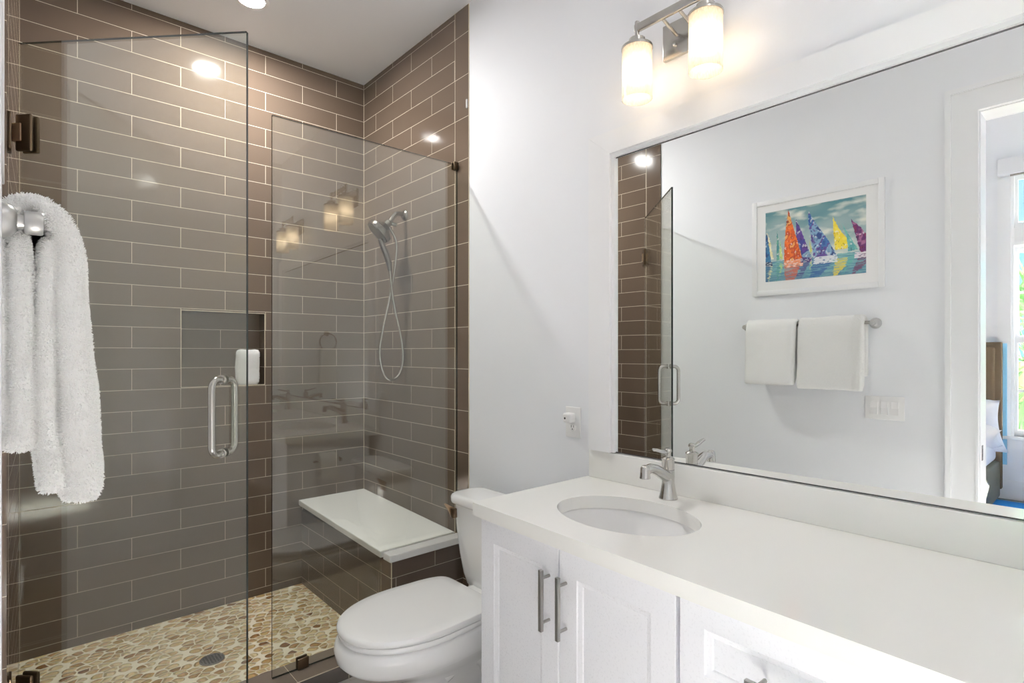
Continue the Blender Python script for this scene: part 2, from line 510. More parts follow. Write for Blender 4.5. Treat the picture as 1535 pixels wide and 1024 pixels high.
# door casing with back band, jamb lining
m = MB()
for (x1_, i_, o_) in ((0.019, 0.004, 0.102), (0.030, 0.102, 0.124), (0.023, 0.0035, 0.012)):
    ring_o = [(DY0-o_, 0), (DY0-o_, DZ+o_), (DY1+o_, DZ+o_), (DY1+o_, 0)]
    ring_i = [(DY0-i_, 0), (DY0-i_, DZ+i_), (DY1+i_, DZ+i_), (DY1+i_, 0)]
    for k in range(3):
        q = [ring_o[k], ring_o[k+1], ring_i[k+1], ring_i[k]]
        m.rings([[(XL, *p) for p in q], [(XL+x1_, *p) for p in q]])
struct('trim_1', m, 'white_trim')
m = MB()
for s_, y in ((1, DY1), (-1, DY0)):
    m.box(XL-WT-0.001, XL+0.001, y-0.003*s_, y+0.001*s_, 0, DZ)
m.box(XL-WT-0.001, XL+0.001, DY0, DY1, DZ-0.003, DZ+0.001)
struct('trim_2', m, 'white_trim')
m = MB()
m.box(XL-0.05, XL-0.022, DY1-0.0050, DY1-0.0028, 0.855, 0.925, 0.0008)
m.mi = 1; m.box(XL-0.041, XL-0.031, DY1-0.0053, DY1-0.0040, 0.872, 0.908)
tag(build('strike_plate', m, ['nickel', 'dark_slot']), 'small nickel strike plate set in the white door jamb', 'strike plate')
# baseboards
m = MB(); m.box(-0.014, 0, 1.36, YT, 0, 0.14, 0.004); struct('baseboard_right', m, 'white_trim')
m = MB(); m.box(XL, XL+0.014, DY1+0.138, YT, 0, 0.14, 0.004); struct('baseboard_left', m, 'white_trim')

# curb of the shower
m = MB()
m.mi = 0; m.box(lx(2.2), -0.40, 2.155, 2.31, 0.0, 0.0655)
m.mi = 1; m.box(lx(2.2), -0.40, 2.1535, 2.155, -0.02, 0.064)
m.mi = 2; m.box(lx(2.2), -0.40, 2.1530, 2.1565, 0.0638, 0.0662)
struct('trim_3', m, ['tile_curb', 'tile_curb_face', 'grout'])

# bench: tiled base, sloping stone top, stone strip outside of the glass
def bz(y): return 0.456+(y-2.27)*(0.492-0.456)/(YB-2.27)
BX = -0.398
m = MB()
m.mi = 0; m.box(BX, -0.003, 2.25, YB, 0, 0.43)
m.mi = 1; m.box(BX, -0.003, 2.178, 2.25, 0, 0.43)
m.mi = 2; m.box(BX-0.0006, BX+0.003, 2.1774, 2.1795, 0.0, 0.43)
bench = thing('shower_bench', 'tiled shower bench with a white stone top in the corner under the shower head', 'bench', (-0.2, 2.7, 0))
build('base', m, ['tile_bench_face', 'tile_bench_end', 'grout'], bench, 0)
m = MB()
def slab(x0, x1, y0, y1, t, zf):
    vs = []
    for z in (-t, 0):
        for (x, y) in ((x0, y0), (x1, y0), (x1, y1), (x0, y1)):
            vs.append((x, y, zf(y)+z))
    bm = bmesh.new()
    V = [bm.verts.new(v) for v in vs]
    for f in ((3, 2, 1, 0), (4, 5, 6, 7), (0, 1, 5, 4), (1, 2, 6, 5), (2, 3, 7, 6), (3, 0, 4, 7)):
        bm.faces.new([V[i] for i in f])
    bmesh.ops.bevel(bm, geom=bm.edges[:], offset=0.002, segments=2, affect='EDGES')
    return bm
m.bm(slab(-0.415, -0.003, 2.247, YB, 0.03, bz)); build('seat_slab', m, 'quartz', bench)
m = MB(); m.bm(slab(-0.411, -0.003, 2.164, 2.229, 0.031, lambda y: 0.455)); build('ledge_strip', m, 'quartz', bench)

# ------------------------------------------------------------------ glass screen and door
def pane(m, x0, x1, y0, y1, z0, z1):
    m.box(x0, x1, y0, y1, z0, z1)
    # edge faces get the dark edge: the two largest faces keep clear glass
    for k in range(6): m.m[-6+k] = 1
    m.m[-4] = 0; m.m[-3] = 0
scr = thing('shower_screen', 'fixed frameless glass shower screen standing on the curb beside the bench', 'shower screen', (-0.45, YP, 0.0655))
m = MB()
# pane notched over the bench: an L of two boxes without an inner seam
ta = 0.005
xs = (-0.887, -0.4165, -0.0035); z0, zb, z1 = 0.068, 0.459, 2.29
def yp(x): return 2.228-x*0.0218
vs = [(x, yp(x)+y, z) for y in (-ta, ta) for (x, z) in ((xs[0], z0), (xs[1], z0), (xs[1], zb), (xs[2], zb), (xs[2], z1), (xs[0], z1))]
m.add(vs, [(0, 1, 2, 3, 4, 5), (11, 10, 9, 8, 7, 6)])
m.add(vs, [(i, (i+1) % 6, (i+1) % 6+6, i+6) for i in (1, 2)])
m.mi = 1
m.add(vs, [(i, (i+1) % 6, (i+1) % 6+6, i+6) for i in (0, 3, 4, 5)])
def bronze_clip(m, cx, y, z0, z1, wd=0.02):
    m.box(cx-wd, cx+wd, y-0.0135, y-0.0055, z0, z1, 0.004, 3)
    m.box(cx-wd, cx+wd, y+0.0055, y+0.0135, z0, z1, 0.004, 3)
pn = build('glass_pane', m, ['shower_glass', 'glass_edge'], scr, 0)
m = MB(); bronze_clip(m, -0.768, yp(-0.768), 0.0655, 0.112, 0.023); build('clip', m, 'bronze', scr)
m = MB(); yq = yp(-0.015)
m.box(-0.030, -0.003, yq-0.014, yq-0.0055, 2.262, 2.30, 0.003); m.box(-0.030, -0.003, yq+0.0055, yq+0.014, 2.262, 2.30, 0.003)
m.box(-0.012, -0.003, yq-0.014, yq+0.014, 2.262, 2.30, 0.002)
build('clip', m, 'bronze', scr)

hx, hy = -1.630, 2.24
dang = math.radians(-46.558)
door = thing('shower_door', 'frameless glass shower door standing ajar on bronze hinges at the tiled left wall', 'shower door', (hx, hy, 0.075), dang)
Z = lambda z: z-0.075
m = MB(); pane(m, 0.0025, 0.725, -0.005, 0.005, Z(0.078), Z(2.29)); m.m[-2] = 0
build('glass_pane', in_local(m, door), ['shower_glass', 'glass_edge'], door, 0)
for zc in (2.015, 0.325):
    m = MB()
    m.box(0.004, 0.056, -0.0165, -0.0055, Z(zc-0.056), Z(zc+0.056), 0.005, 3)
    m.box(0.004, 0.056, 0.0055, 0.0165, Z(zc-0.056), Z(zc+0.056), 0.005, 3)
    hg = build('hinge', in_local(m, door), 'bronze', door)
    m = MB(); m.box(-0.008, 0.026, -0.021, 0.021, Z(zc-0.027), Z(zc+0.027), 0.003)
    build('hinge_barrel', in_local(m, door), 'bronze_light', hg)
    m = MB()
    yy = 2.24
    m.box(lx(yy)-0.001, lx(yy)+0.007, yy-0.03, yy+0.03, zc-0.056, zc+0.056, 0.002)
    build('wall_plate', m, 'bronze', hg)
# back to back C pull
hz0, hz1 = Z(1.0585), Z(1.274)
for s_ in (-1, 1):
    m = MB()
    so, r = 0.055, 0.0098
    pts = [(0.652, s_*0.006, hz1), (0.652, s_*0.022, hz1)]
    for k in range(9):
        a = k/8*PI/2
        pts.append((0.652, s_*(so-0.026+0.026*math.sin(a)), hz1-0.026+0.026*math.cos(a)))
    for k in range(9):
        a = k/8*PI/2
        pts.append((0.652, s_*(so-0.026+0.026*math.cos(a)), hz0+0.026-0.026*math.sin(a)))
    pts += [(0.652, s_*0.022, hz0), (0.652, s_*0.006, hz0)]
    m.tube(pts, r, 20)
    for z in (hz0, hz1):
        m.lathe([(0.0135, 0), (0.0135, 0.004), (0.0125, 0.005), (0.0125, 0.008), (0.0105, 0.0085)], (0.652, s_*0.0055, z), (0, s_, 0), 24)
    build('handle', in_local(m, door), 'nickel', door)

# drain
m = MB(); cx, cy = -0.997, 2.686
m.lathe([(0.0495, -0.001), (0.0495, 0.0035), (0.044, 0.0045), (0.043, 0.003), (0.0425, 0.001)], (cx, cy, 0), n=40)
m.mi = 1
m.lathe([(0.0428, 0.0008), (0.0428, 0.0013)], (cx, cy, 0), n=40)
m.mi = 0
for i in range(-3, 4):
    x = i*0.0122; h = math.sqrt(max(0.0428**2-x*x, 0))
    m.box(cx+x-0.0021, cx+x+0.0021, cy-h, cy+h, 0.001, 0.0038)
    m.box(cx-h, cx+h, cy+x-0.0017, cy+x+0.0017, 0.001, 0.0036)
tag(build('shower_drain', m, ['drain_metal', 'dark_slot']), 'round grey metal drain grate set in the pebble floor', 'drain')

# ------------------------------------------------------------------ recessed downlights
def can(x, y, label, lamp):
    t = thing('recessed_downlight', label, 'downlight', (x, y, HC), 0, 'recessed ceiling downlights')
    m = MB(); m.lathe([(0.078, 0.0), (0.076, -0.004), (0.059, -0.006), (0.056, -0.003), (0.056, 0.0)], (x, y, HC), n=40, caps=False)
    build('trim_ring', m, 'white_trim', t)
    m = MB(); m.lathe([(0.056, -0.0032), (0.0001, -0.0032)], (x, y, HC), n=40, caps=False)
    build('lens', m, lamp, t)
can(-0.80, 2.80, 'round recessed downlight in the ceiling over the shower', 'can_light')
can(-0.70, 0.05, 'round recessed downlight in the ceiling over the bathroom floor, mirrored in the shower tile', 'can_light_dim')

# ------------------------------------------------------------------ shower head set
sh = thing('hand_shower', 'brushed nickel shower head with hand shower and looped hose on the tiled wall', 'shower head', (-0.003, 2.724, 2.131))
m = MB()
fy, fz = 2.724, 2.131
m.lathe([(0.030, 0.0), (0.030, -0.004), (0.026, -0.010), (0.016, -0.014), (0.013, -0.016)], (-0.003, fy, fz), 'X', 28)
build('flange', m, 'shower_nickel', sh)
arm = smoothpath([(-0.004, fy, fz), (-0.035, fy, fz+0.004), (-0.062, fy, fz-0.004), (-0.082, fy, fz-0.026), (-0.100, fy, fz-0.052)], 6)
m = MB(); m.tube(arm, 0.0130, 14); build('arm', m, 'shower_nickel', sh)
hd = Vector((-0.66, 0.20, -0.70)).normalized()       # direction the face points
c0 = Vector((-0.104, fy, fz-0.056))
m = MB()
m.lathe([(0.014, -0.008), (0.019, -0.004), (0.021, 0.006), (0.019, 0.016), (0.022, 0.024), (0.022, 0.034)], c0, hd, 24)
m.lathe([(0.008, 0.0), (0.011, 0.008), (0.011, 0.03), (0.006, 0.034)], c0+Vector((0.012, 0, -0.004)), (0.75, -0.1, -0.1), 14)
build('diverter', m, 'shower_nickel', sh)
hc = c0+hd*0.036
m = MB()
m.lathe([(0.022, -0.012), (0.034, 0.0), (0.060, 0.018), (0.072, 0.028), (0.074, 0.046), (0.070, 0.056), (0.066, 0.058)], hc, hd, 40)
hh = build('head', m, 'shower_nickel', sh)
m = MB(); m.lathe([(0.066, 0.0575), (0.064, 0.0595), (0.0001, 0.0605)], hc, hd, 40, caps=False)
u = hd.orthogonal().normalized(); v = hd.cross(u)
for r_, n_ in ((0.014, 6), (0.028, 12), (0.042, 18), (0.052, 24)):
    for k in range(n_):
        p = hc+hd*0.0595+(u*math.cos(2*PI*k/n_)+v*math.sin(2*PI*k/n_))*r_
        m.lathe([(0.0018, 0), (0.0012, 0.003)], p, hd, 6)
build('spray_face', m, 'drain_metal', hh)
# handle of the hand shower, held at the lower edge of the head
ap = Vector((-0.165, fy-0.012, 1.972))
hp = smoothpath([ap, (-0.150, fy-0.014, 1.935), (-0.128, fy-0.012, 1.892), (-0.112, fy-0.010, 1.850), (-0.104, fy-0.008, 1.806)], 6)
n = len(hp)
m = MB(); m.tube(hp, [0.011+0.0065*math.sin(PI*min(1, (i/n)*1.05))**0.8 for i in range(n)], 16); build('grip', m, 'shower_nickel', sh)
hose = smoothpath([hp[-1], (-0.098, fy-0.008, 1.76), (-0.088, fy-0.006, 1.682), (-0.066, fy-0.004, 1.58), (-0.036, fy-0.002, 1.47),
                   (-0.018, fy, 1.37), (-0.020, fy, 1.29), (-0.045, fy, 1.225), (-0.088, fy, 1.203), (-0.130, fy, 1.228), (-0.156, fy, 1.30),
                   (-0.160, fy, 1.38), (-0.142, fy, 1.48), (-0.115, fy+0.002, 1.59), (-0.092, fy+0.004, 1.682), (-0.072, fy+0.006, 1.78),
                   (-0.058, fy+0.008, 1.87), (-0.052, fy+0.008, 1.945), (-0.062, fy+0.006, 1.995), (-0.090, fy+0.004, 2.036), (-0.104, fy, 2.052)], 10)
m = MB(); m.tube(hose, [0.0080+0.0006*(i % 2) for i in range(len(hose))], 10); build('hose', m, 'nickel', sh)

# rolled towel in the niche
def rolled_towel():
    m = MB(); rs = []
    cx, cy = -0.682, YB+0.046; n = 40
    for k in range(15):
        z = NZ0+0.0015+k/14*0.192
        sq = 1.0-0.13*(abs(k/14-0.5)*2)**14
        ring = []
        for i in range(n):
            a = 2*PI*i/n
            e = 1.0+0.09*noise.noise(Vector((math.cos(a)*2, math.sin(a)*2, z*14)))
            x = math.copysign(abs(math.cos(a))**0.55, math.cos(a))*0.057*e*sq
            y = math.copysign(abs(math.sin(a))**0.8, math.sin(a))*0.040*e*sq
            ring.append((cx+x+0.004*(k/14-0.5), cy+y, z+0.004*math.sin(2*a)*(1 if k in (0, 14) else 0)*(k > 0)))
        rs.append(ring)
    m.rings(rs)
    return m
rt = rolled_towel()
rt_o = tag(build('rolled_towel', rt, 'terry', None, 60), 'white rolled washcloth standing in the shower niche', 'towel')
NICHE_CLOTH = (rt, rt_o)

# ------------------------------------------------------------------ toilet
TY = 1.722
toi = thing('toilet', 'white two-piece toilet with closed lid between the vanity and the shower', 'toilet', (-0.4, TY, 0))
def egg(x_back, x_tip, hw, hb, z, n=96, p=2.2):
    "outline: straight-ish sides from a squared back to an elliptical front"
    xm = x_back-(x_back-x_tip)*0.46; pts = []
    for i in range(n):
        a = 2*PI*i/n
        ca, sa = math.cos(a), math.sin(a)
        if ca < 0:   # front half
            x = xm+(xm-x_tip)*math.copysign(abs(ca)**(2/2.15), ca); y = hw*math.copysign(abs(sa)**(2/2.15), sa)
        else:
            x = xm+(x_back-xm)*abs(ca)**(2/9.0); s2 = math.copysign(abs(sa)**(2/9.0), sa)
            t = (x-xm)/(x_back-xm); y = s2*(hw+(hb-hw)*t*t)
        pts.append((x, TY+y, z))
    return pts
def shift(r, dz, k=1.0):
    cx = sum(p[0] for p in r)/len(r)
    return [(cx+(p[0]-cx)*k, TY+(p[1]-TY)*k, p[2]+dz) for p in r]
b = egg(-0.305, -0.838, 0.206, 0.180, 0.0)
m = MB(); m.rings([shift(b, 0.405, 0.97), shift(b, 0.407, 0.99), shift(b, 0.413, 1.0), shift(b, 0.421, 1.0), shift(b, 0.4275, 0.985), shift(b, 0.4305, 0.95), shift(b, 0.4325, 0.8), shift(b, 0.434, 0.5), shift(b, 0.4345, 0.2)])
build('lid', m, 'porcelain', toi)
b2 = egg(-0.300, -0.834, 0.206, 0.182, 0.0)
m = MB(); m.rings([shift(b2, 0.384, 0.95), shift(b2, 0.386, 0.985), shift(b2, 0.391, 0.997), shift(b2, 0.399, 0.997), shift(b2, 0.403, 0.985), shift(b2, 0.4035, 0.96)])
build('seat', m, 'porcelain', toi)
m = MB()
def sect(xb, xt, hw, hb, z): return egg(xb, xt, hw, hb, z)
rs = [sect(-0.10, -0.60, 0.122, 0.118, 0.0), sect(-0.10, -0.60, 0.121, 0.118, 0.02), sect(-0.11, -0.575, 0.108, 0.105, 0.05), sect(-0.12, -0.565, 0.100, 0.098, 0.10),
      sect(-0.14, -0.585, 0.105, 0.10, 0.15), sect(-0.18, -0.640, 0.126, 0.115, 0.20), sect(-0.22, -0.715, 0.158, 0.135, 0.245),
      sect(-0.245, -0.785, 0.186, 0.158, 0.278), sect(-0.25, -0.818, 0.197, 0.168, 0.294), sect(-0.252, -0.826, 0.2005, 0.170, 0.299), sect(-0.255, -0.843, 0.208, 0.176, 0.318), sect(-0.255, -0.849, 0.211, 0.178, 0.350), sect(-0.26, -0.843, 0.209, 0.178, 0.372),
      sect(-0.265, -0.833, 0.203, 0.174, 0.381), sect(-0.28, -0.81, 0.185, 0.16, 0.384)]
m.rings(rs)
# deck under the tank
m.box(-0.30, -0.075, TY-0.115, TY+0.115, 0.27, 0.385, 0.025, 4)
# trapway bulges on both sides
for s_ in (-1, 1):
    tp = smoothpath([(-0.50, TY+s_*0.085, 0.20), (-0.42, TY+s_*0.100, 0.25), (-0.33, TY+s_*0.10, 0.22), (-0.27, TY+s_*0.098, 0.12), (-0.24, TY+s_*0.095, 0.03)], 6)
    m.tube(tp, [0.035+0.012*math.sin(PI*i/len(tp)) for i in range(len(tp))], 16)
build('bowl', m, 'porcelain', toi, 50)
for s_ in (-1, 1):
    m = MB(); m.box(-0.325, -0.285, TY+s_*0.085-0.022, TY+s_*0.085+0.022, 0.384, 0.413, 0.008, 3); build('hinge_cap', m, 'porcelain', toi)
def rrect(x0, x1, y0, y1, z, r, n=8, bow=0.0):
    pts = []
    for (cx, cy, a0) in ((x1-r, y1-r, 0), (x0+r, y1-r, PI/2), (x0+r, y0+r, PI), (x1-r, y0+r, 1.5*PI)):
        for k in range(n+1):
            a = a0+k/n*PI/2
            x = cx+r*math.cos(a); y = cy+r*math.sin(a)
            if bow and x < (x0+x1)/2:
                x -= bow*(1-((y-(y0+y1)/2)/((y1-y0)/2))**2)
            pts.append((x, y, z))
    return pts
m = MB()
tr = []
for z, x0, hw, r in ((0.372, -0.205, 0.165, 0.05), (0.38, -0.215, 0.175, 0.05), (0.42, -0.222, 0.188, 0.05), (0.50, -0.230, 0.204, 0.05), (0.60, -0.236, 0.216, 0.048), (0.68, -0.238, 0.222, 0.046), (0.712, -0.238, 0.222, 0.046)):
    tr.append(rrect(x0, -0.085, TY-hw, TY+hw, z, r, bow=0.012))
m.rings(tr)
build('tank', m, 'porcelain', toi, 60)
m = MB(); L_ = []
for z, g_ in ((0.711, 0.004), (0.714, 0.0), (0.722, -0.002), (0.738, -0.002), (0.746, 0.002), (0.7495, 0.008), (0.7505, 0.02)):
    L_.append(rrect(-0.252+g_, -0.078-g_*0.5, TY-0.238+g_, TY+0.238-g_, z, 0.055, bow=0.012))
m.rings(L_)
build('tank_lid', m, 'porcelain', toi, 60)
m = MB()
ly, lz = 1.915, 0.672
m.mi = 1
m.box(-0.262, -0.236, ly-0.016, ly+0.005, 0.650, 0.690, 0.004)
m.mi = 0
m.prism([(-0.240, 0.640), (-0.256, 0.650), (-0.264, 0.672), (-0.290, 0.712), (-0.283, 0.714), (-0.240, 0.688)], ly+0.004, ly+0.012)
build('flush_lever', m, ['bronze_light', 'bronze'], toi)

# ------------------------------------------------------------------ vanity
SL = 0.045
def vx(y): return -0.5725-SL*(1.353-y)
VR = math.atan(-SL)
VZ0, VZ1 = 0.845, 0.885
VYL, VYR = 1.366, -0.606
SINKS = [(-0.315, 0.972), (-0.330, -0.19)]
SA, SB = 0.166, 0.222
top = thing('countertop', 'long white stone vanity countertop with a backsplash under the mirror', 'countertop', (-0.3, 0.48, VZ0))
def counter():
    bm = bmesh.new(); loops = []
    outer = [(vx(VYL)+0.0, VYL), (-0.0005, VYL), (-0.0005, VYR), (vx(VYR), VYR)]
    # round the front left corner a little
    outer = [(vx(VYL)+0.004, VYL), (-0.0005, VYL), (-0.0005, VYR), (vx(VYR), VYR), (vx(VYL-0.004), VYL-0.004)]
    loops.append(outer)
    for cx, cy in SINKS:
        loops.append([(cx+SA*math.cos(2*PI*i/72), cy+SB*math.sin(2*PI*i/72)) for i in range(72)])
    edges = []
    for lp in loops:
        vs = [bm.verts.new((x, y, VZ1)) for x, y in lp]
        edges += [bm.edges.new((vs[i], vs[(i+1) % len(vs)])) for i in range(len(vs))]
    bmesh.ops.triangle_fill(bm, use_beauty=True, use_dissolve=False, edges=edges)
    # keep only faces outside the basins
    kill = []
    for f in bm.faces:
        c = f.calc_center_median()
        for cx, cy in SINKS:
            if ((c.x-cx)/SA)**2+((c.y-cy)/SB)**2 < 0.985: kill.append(f); break
    if kill: bmesh.ops.delete(bm, geom=list(set(kill)), context='FACES_ONLY')
    r = bmesh.ops.extrude_face_region(bm, geom=bm.faces[:])
    for v in [g for g in r['geom'] if isinstance(g, bmesh.types.BMVert)]: v.co.z = VZ0
    sharp = [e for e in bm.edges if len(e.link_faces) == 2 and e.calc_face_angle(0) > 1.2 and all(v.co.z > VZ1-1e-4 for v in e.verts)]
    bmesh.ops.bevel(bm, geom=sharp, offset=0.0025, segments=2, affect='EDGES')
    m = MB(); m.bm(bm); return m
build('slab', counter(), 'quartz', top, 30)
m = MB(); m.box(-0.021, -0.0005, VYR, 1.359, VZ1, 0.9865, 0.002); build('backsplash', m, 'quartz', top)

def sink(cx, cy, label):
    t = thing('undermount_sink', label, 'sink', (cx, cy, VZ0-0.14), 0, 'oval undermount sinks')
    m = MB(); rs = []; n = 64
    prof = [(1.10, VZ0-0.001), (1.035, VZ0-0.001), (1.02, VZ0-0.006), (1.0, VZ0-0.03), (0.95, VZ0-0.07), (0.85, VZ0-0.115), (0.66, VZ0-0.147), (0.4, VZ0-0.160), (0.13, VZ0-0.165)]
    out = [(0.13, VZ0-0.176), (0.45, VZ0-0.172), (0.72, VZ0-0.158), (0.92, VZ0-0.12), (1.03, VZ0-0.06), (1.06, VZ0-0.012), (1.10, VZ0-0.012)]
    for k, z in prof+out:
        rs.append([(cx+SA*k*math.cos(2*PI*i/n), cy+SB*k*math.sin(2*PI*i/n), z) for i in range(n)])
    m.rings(rs+[rs[0]], False, False)
    bw = build('basin', m, 'porcelain', t, 60)
    m = MB(); m.lathe([(0.0001, 0.004), (0.016, 0.004), (0.019, 0.002), (0.024, 0.0015), (0.025, 0.0)], (cx, cy, VZ0-0.1655), n=28, caps=False)
    build('drain_stopper', m, 'chrome', t)
    return t
sink(*SINKS[0], 'oval white undermount sink nearest the toilet, below the visible faucet')
sink(*SINKS[1], 'second oval white undermount sink at the far end of the counter from the toilet')

def faucet(x, y, label):
    z = VZ1
    t = thing('faucet', label, 'faucet', (x, y, z), 0, 'single lever vanity faucets')
    m = MB()
    m.lathe([(0.0295, 0.0), (0.0300, 0.002), (0.0290, 0.005), (0.0270, 0.012), (0.0240, 0.026), (0.0215, 0.040), (0.0200, 0.052), (0.0196, 0.066), (0.0200, 0.078), (0.0200, 0.093)], (x, y, z), n=36)
    pts = smoothpath([(x+0.004, y, z+0.070), (x-0.022, y, z+0.079), (x-0.048, y, z+0.092), (x-0.074, y, z+0.104), (x-0.098, y, z+0.110), (x-0.116, y, z+0.107), (x-0.126, y, z+0.098)], 6)
    k = len(pts); m.tube(pts, [0.0205-0.0065*min(1, 1.25*i/k) for i in range(k)], 20)
    m.lathe([(0.004, 0.024), (0.010, 0.0225), (0.0135, 0.018), (0.0145, 0.010), (0.0150, -0.004), (0.0163, -0.013), (0.0163, -0.016), (0.011, -0.016)], (x-0.127, y, z+0.100), n=24)
    build('body', m, 'faucet_metal', t, 50)
    m = MB(); m.lathe([(0.0185, 0.0925), (0.0185, 0.095), (0.0195, 0.096), (0.0195, 0.124), (0.0212, 0.126), (0.0212, 0.129), (0.016, 0.133), (0.009, 0.136), (0.0085, 0.146), (0.011, 0.149), (0.012, 0.154), (0.009, 0.160), (0.004, 0.162)], (x, y, z), n=32)
    lp = smoothpath([(x, y, z+0.150), (x-0.03, y, z+0.153), (x-0.062, y, z+0.162), (x-0.082, y, z+0.166)], 5)
    m.tube(lp, [0.0075-0.002*i/len(lp) for i in range(len(lp))], 12, True, 0.6)
    build('lever', m, 'faucet_metal', t, 50)
    return t
fa = faucet(-0.078, 0.980, 'chrome single lever faucet behind the sink nearest the toilet')
copy_tree(fa, None, (0, -1.162, 0), 'second chrome single lever faucet, behind the sink farthest from the toilet')

# cabinets: local x = depth into the cabinet, local y = along the front (to the left), front plane x=0
def shaker(m, y0, y1, z0, z1, stile=0.064, rail=0.064):
    t = 0.02
    bm = bmesh.new()
    def ring(x, a, bz_): return [bm.verts.new(p) for p in ((x, y0+a, z0+bz_), (x, y1-a, z0+bz_), (x, y1-a, z1-bz_), (x, y0+a, z1-bz_))]
    back = ring(t, 0.0, 0.0)
    r0 = ring(0.0015, 0.0, 0.0); r1 = ring(0.0, 0.0015, 0.0015)
    r2 = ring(0.0, stile, rail); r3 = ring(0.0035, stile+0.004, rail+0.004); r4 = ring(0.0055, stile+0.012, rail+0.012); r5 = ring(0.009, stile+0.016, rail+0.016)
    seq = [back, r0, r1, r2, r3, r4, r5]
    for a, b in zip(seq, seq[1:]):
        for i in range(4):
            j = (i+1) % 4; bm.faces.new((a[i], a[j], b[j], b[i]))
    bm.faces.new(r5); bm.faces.new(back[::-1])
    m.bm(bm)
def pull(m, y, z0, z1):
    m.box(-0.036, -0.026, y-0.0055, y+0.0055, z0, z1, 0.0008)
    for z in (z0+0.022, z1-0.022):
        m.tube([(-0.028, y, z), (0.001, y, z)], 0.0042, 12)
def pull_h(m, z, y0, y1):
    m.box(-0.036, -0.026, y0, y1, z-0.0055, z+0.0055, 0.0008)
    for y in (y0+0.022, y1-0.022):
        m.tube([(-0.028, y, z), (0.001, y, z)], 0.0042, 12)
CBX = 0.019
def carcass(m, wd, depth):
    zt = VZ0-0.002
    m.box(0.0215, depth, -wd, -wd+0.018, 0.0, zt); m.box(0.0215, depth, -0.018, 0.0, 0.0, zt)
    m.box(0.0215, depth, -wd+0.018, -0.018, 0.10, 0.118); m.box(depth-0.012, depth, -wd+0.018, -0.018, 0.118, zt)
    m.box(0.0215, 0.04, -wd+0.018, -0.018, zt-0.03, zt); m.box(0.07, 0.088, -wd+0.018, -0.018, 0.0, 0.10)
def cab_at(y):
    return (vx(y)+CBX, y, 0)
GP = 0.0014
def door_cabinet(y, w1, w2, label):
    t = thing('vanity_cabinet', label, 'cabinet', cab_at(y), VR, 'white sink cabinets under the counter')
    m = MB(); carcass(m, w1+w2, 0.50); build('carcass', in_local(m, t), 'white_lacquer', t, 0)
    for (a, b, py) in ((-w1, 0.0, -w1+0.036), (-w1-w2, -w1, -w1-0.028)):
        m = MB(); shaker(m, a+GP, b-GP, 0.115, 0.8385)
        d = build('door', in_local(m, t), 'white_lacquer', t, 30)
        m = MB(); pull(m, py, 0.615, 0.777)
        build('handle', in_local(m, t), 'bar_nickel', d)
    return t
yA = 1.3435
vc = door_cabinet(yA, 0.3475, 0.358, 'white two-door cabinet under the sink beside the toilet, with two bar handles')
yB = yA-0.3475-0.358-0.006
wD = 0.486
t = thing('drawer_cabinet', 'white drawer cabinet in the middle of the vanity, right of the two cabinet doors', 'cabinet', cab_at(yB), VR)
m = MB(); carcass(m, wD, 0.50); build('carcass', in_local(m, t), 'white_lacquer', t, 0)
for (z0, z1) in ((0.6475, 0.8385), (0.384, 0.6437), (0.115, 0.380)):
    m = MB(); shaker(m, -wD+GP, -GP, z0, z1, 0.058, 0.048)
    d = build('drawer', in_local(m, t), 'white_lacquer', t, 30)
    m = MB(); zc = (z0+z1)/2; pull_h(m, zc, -wD/2-0.081, -wD/2+0.081)
    build('handle', in_local(m, t), 'bar_nickel', d)
yC = yB-wD-0.006
c2 = copy_tree(vc, None, None, 'white two-door cabinet under the second sink, farthest from the toilet')
c2.location = cab_at(yC)

# toilet paper on the vanity side (seen in the glass)
t = thing('toilet_paper_holder', 'nickel toilet paper holder on the side of the vanity facing the toilet', 'paper holder', (-0.36, VYL-0.02, 0.735))
m = MB(); m.lathe([(0.024, 0), (0.024, 0.006), (0.010, 0.010), (0.009, 0.062), (0.013, 0.066), (0.013, 0.078), (0.006, 0.08)], (-0.28, 1.3435, 0.735), 'Y', 20)
m.tube([(-0.28, 1.413, 0.735), (-0.43, 1.413, 0.735)], 0.006, 12)
build('arm', m, 'nickel', t)
m = MB(); m.lathe([(0.0115, 0.0), (0.050, 0.0), (0.0515, 0.004), (0.0515, 0.098), (0.050, 0.102), (0.0115, 0.102), (0.0115, 0.0)], (-0.405, 1.413, 0.7297), 'X', 36, caps=False)
m.box(-0.404, -0.304, 1.4625, 1.4635, 0.64, 0.725)
tag(build('toilet_paper_roll', m, 'paper_roll'), 'white toilet paper roll on the holder at the vanity side', 'toilet paper')

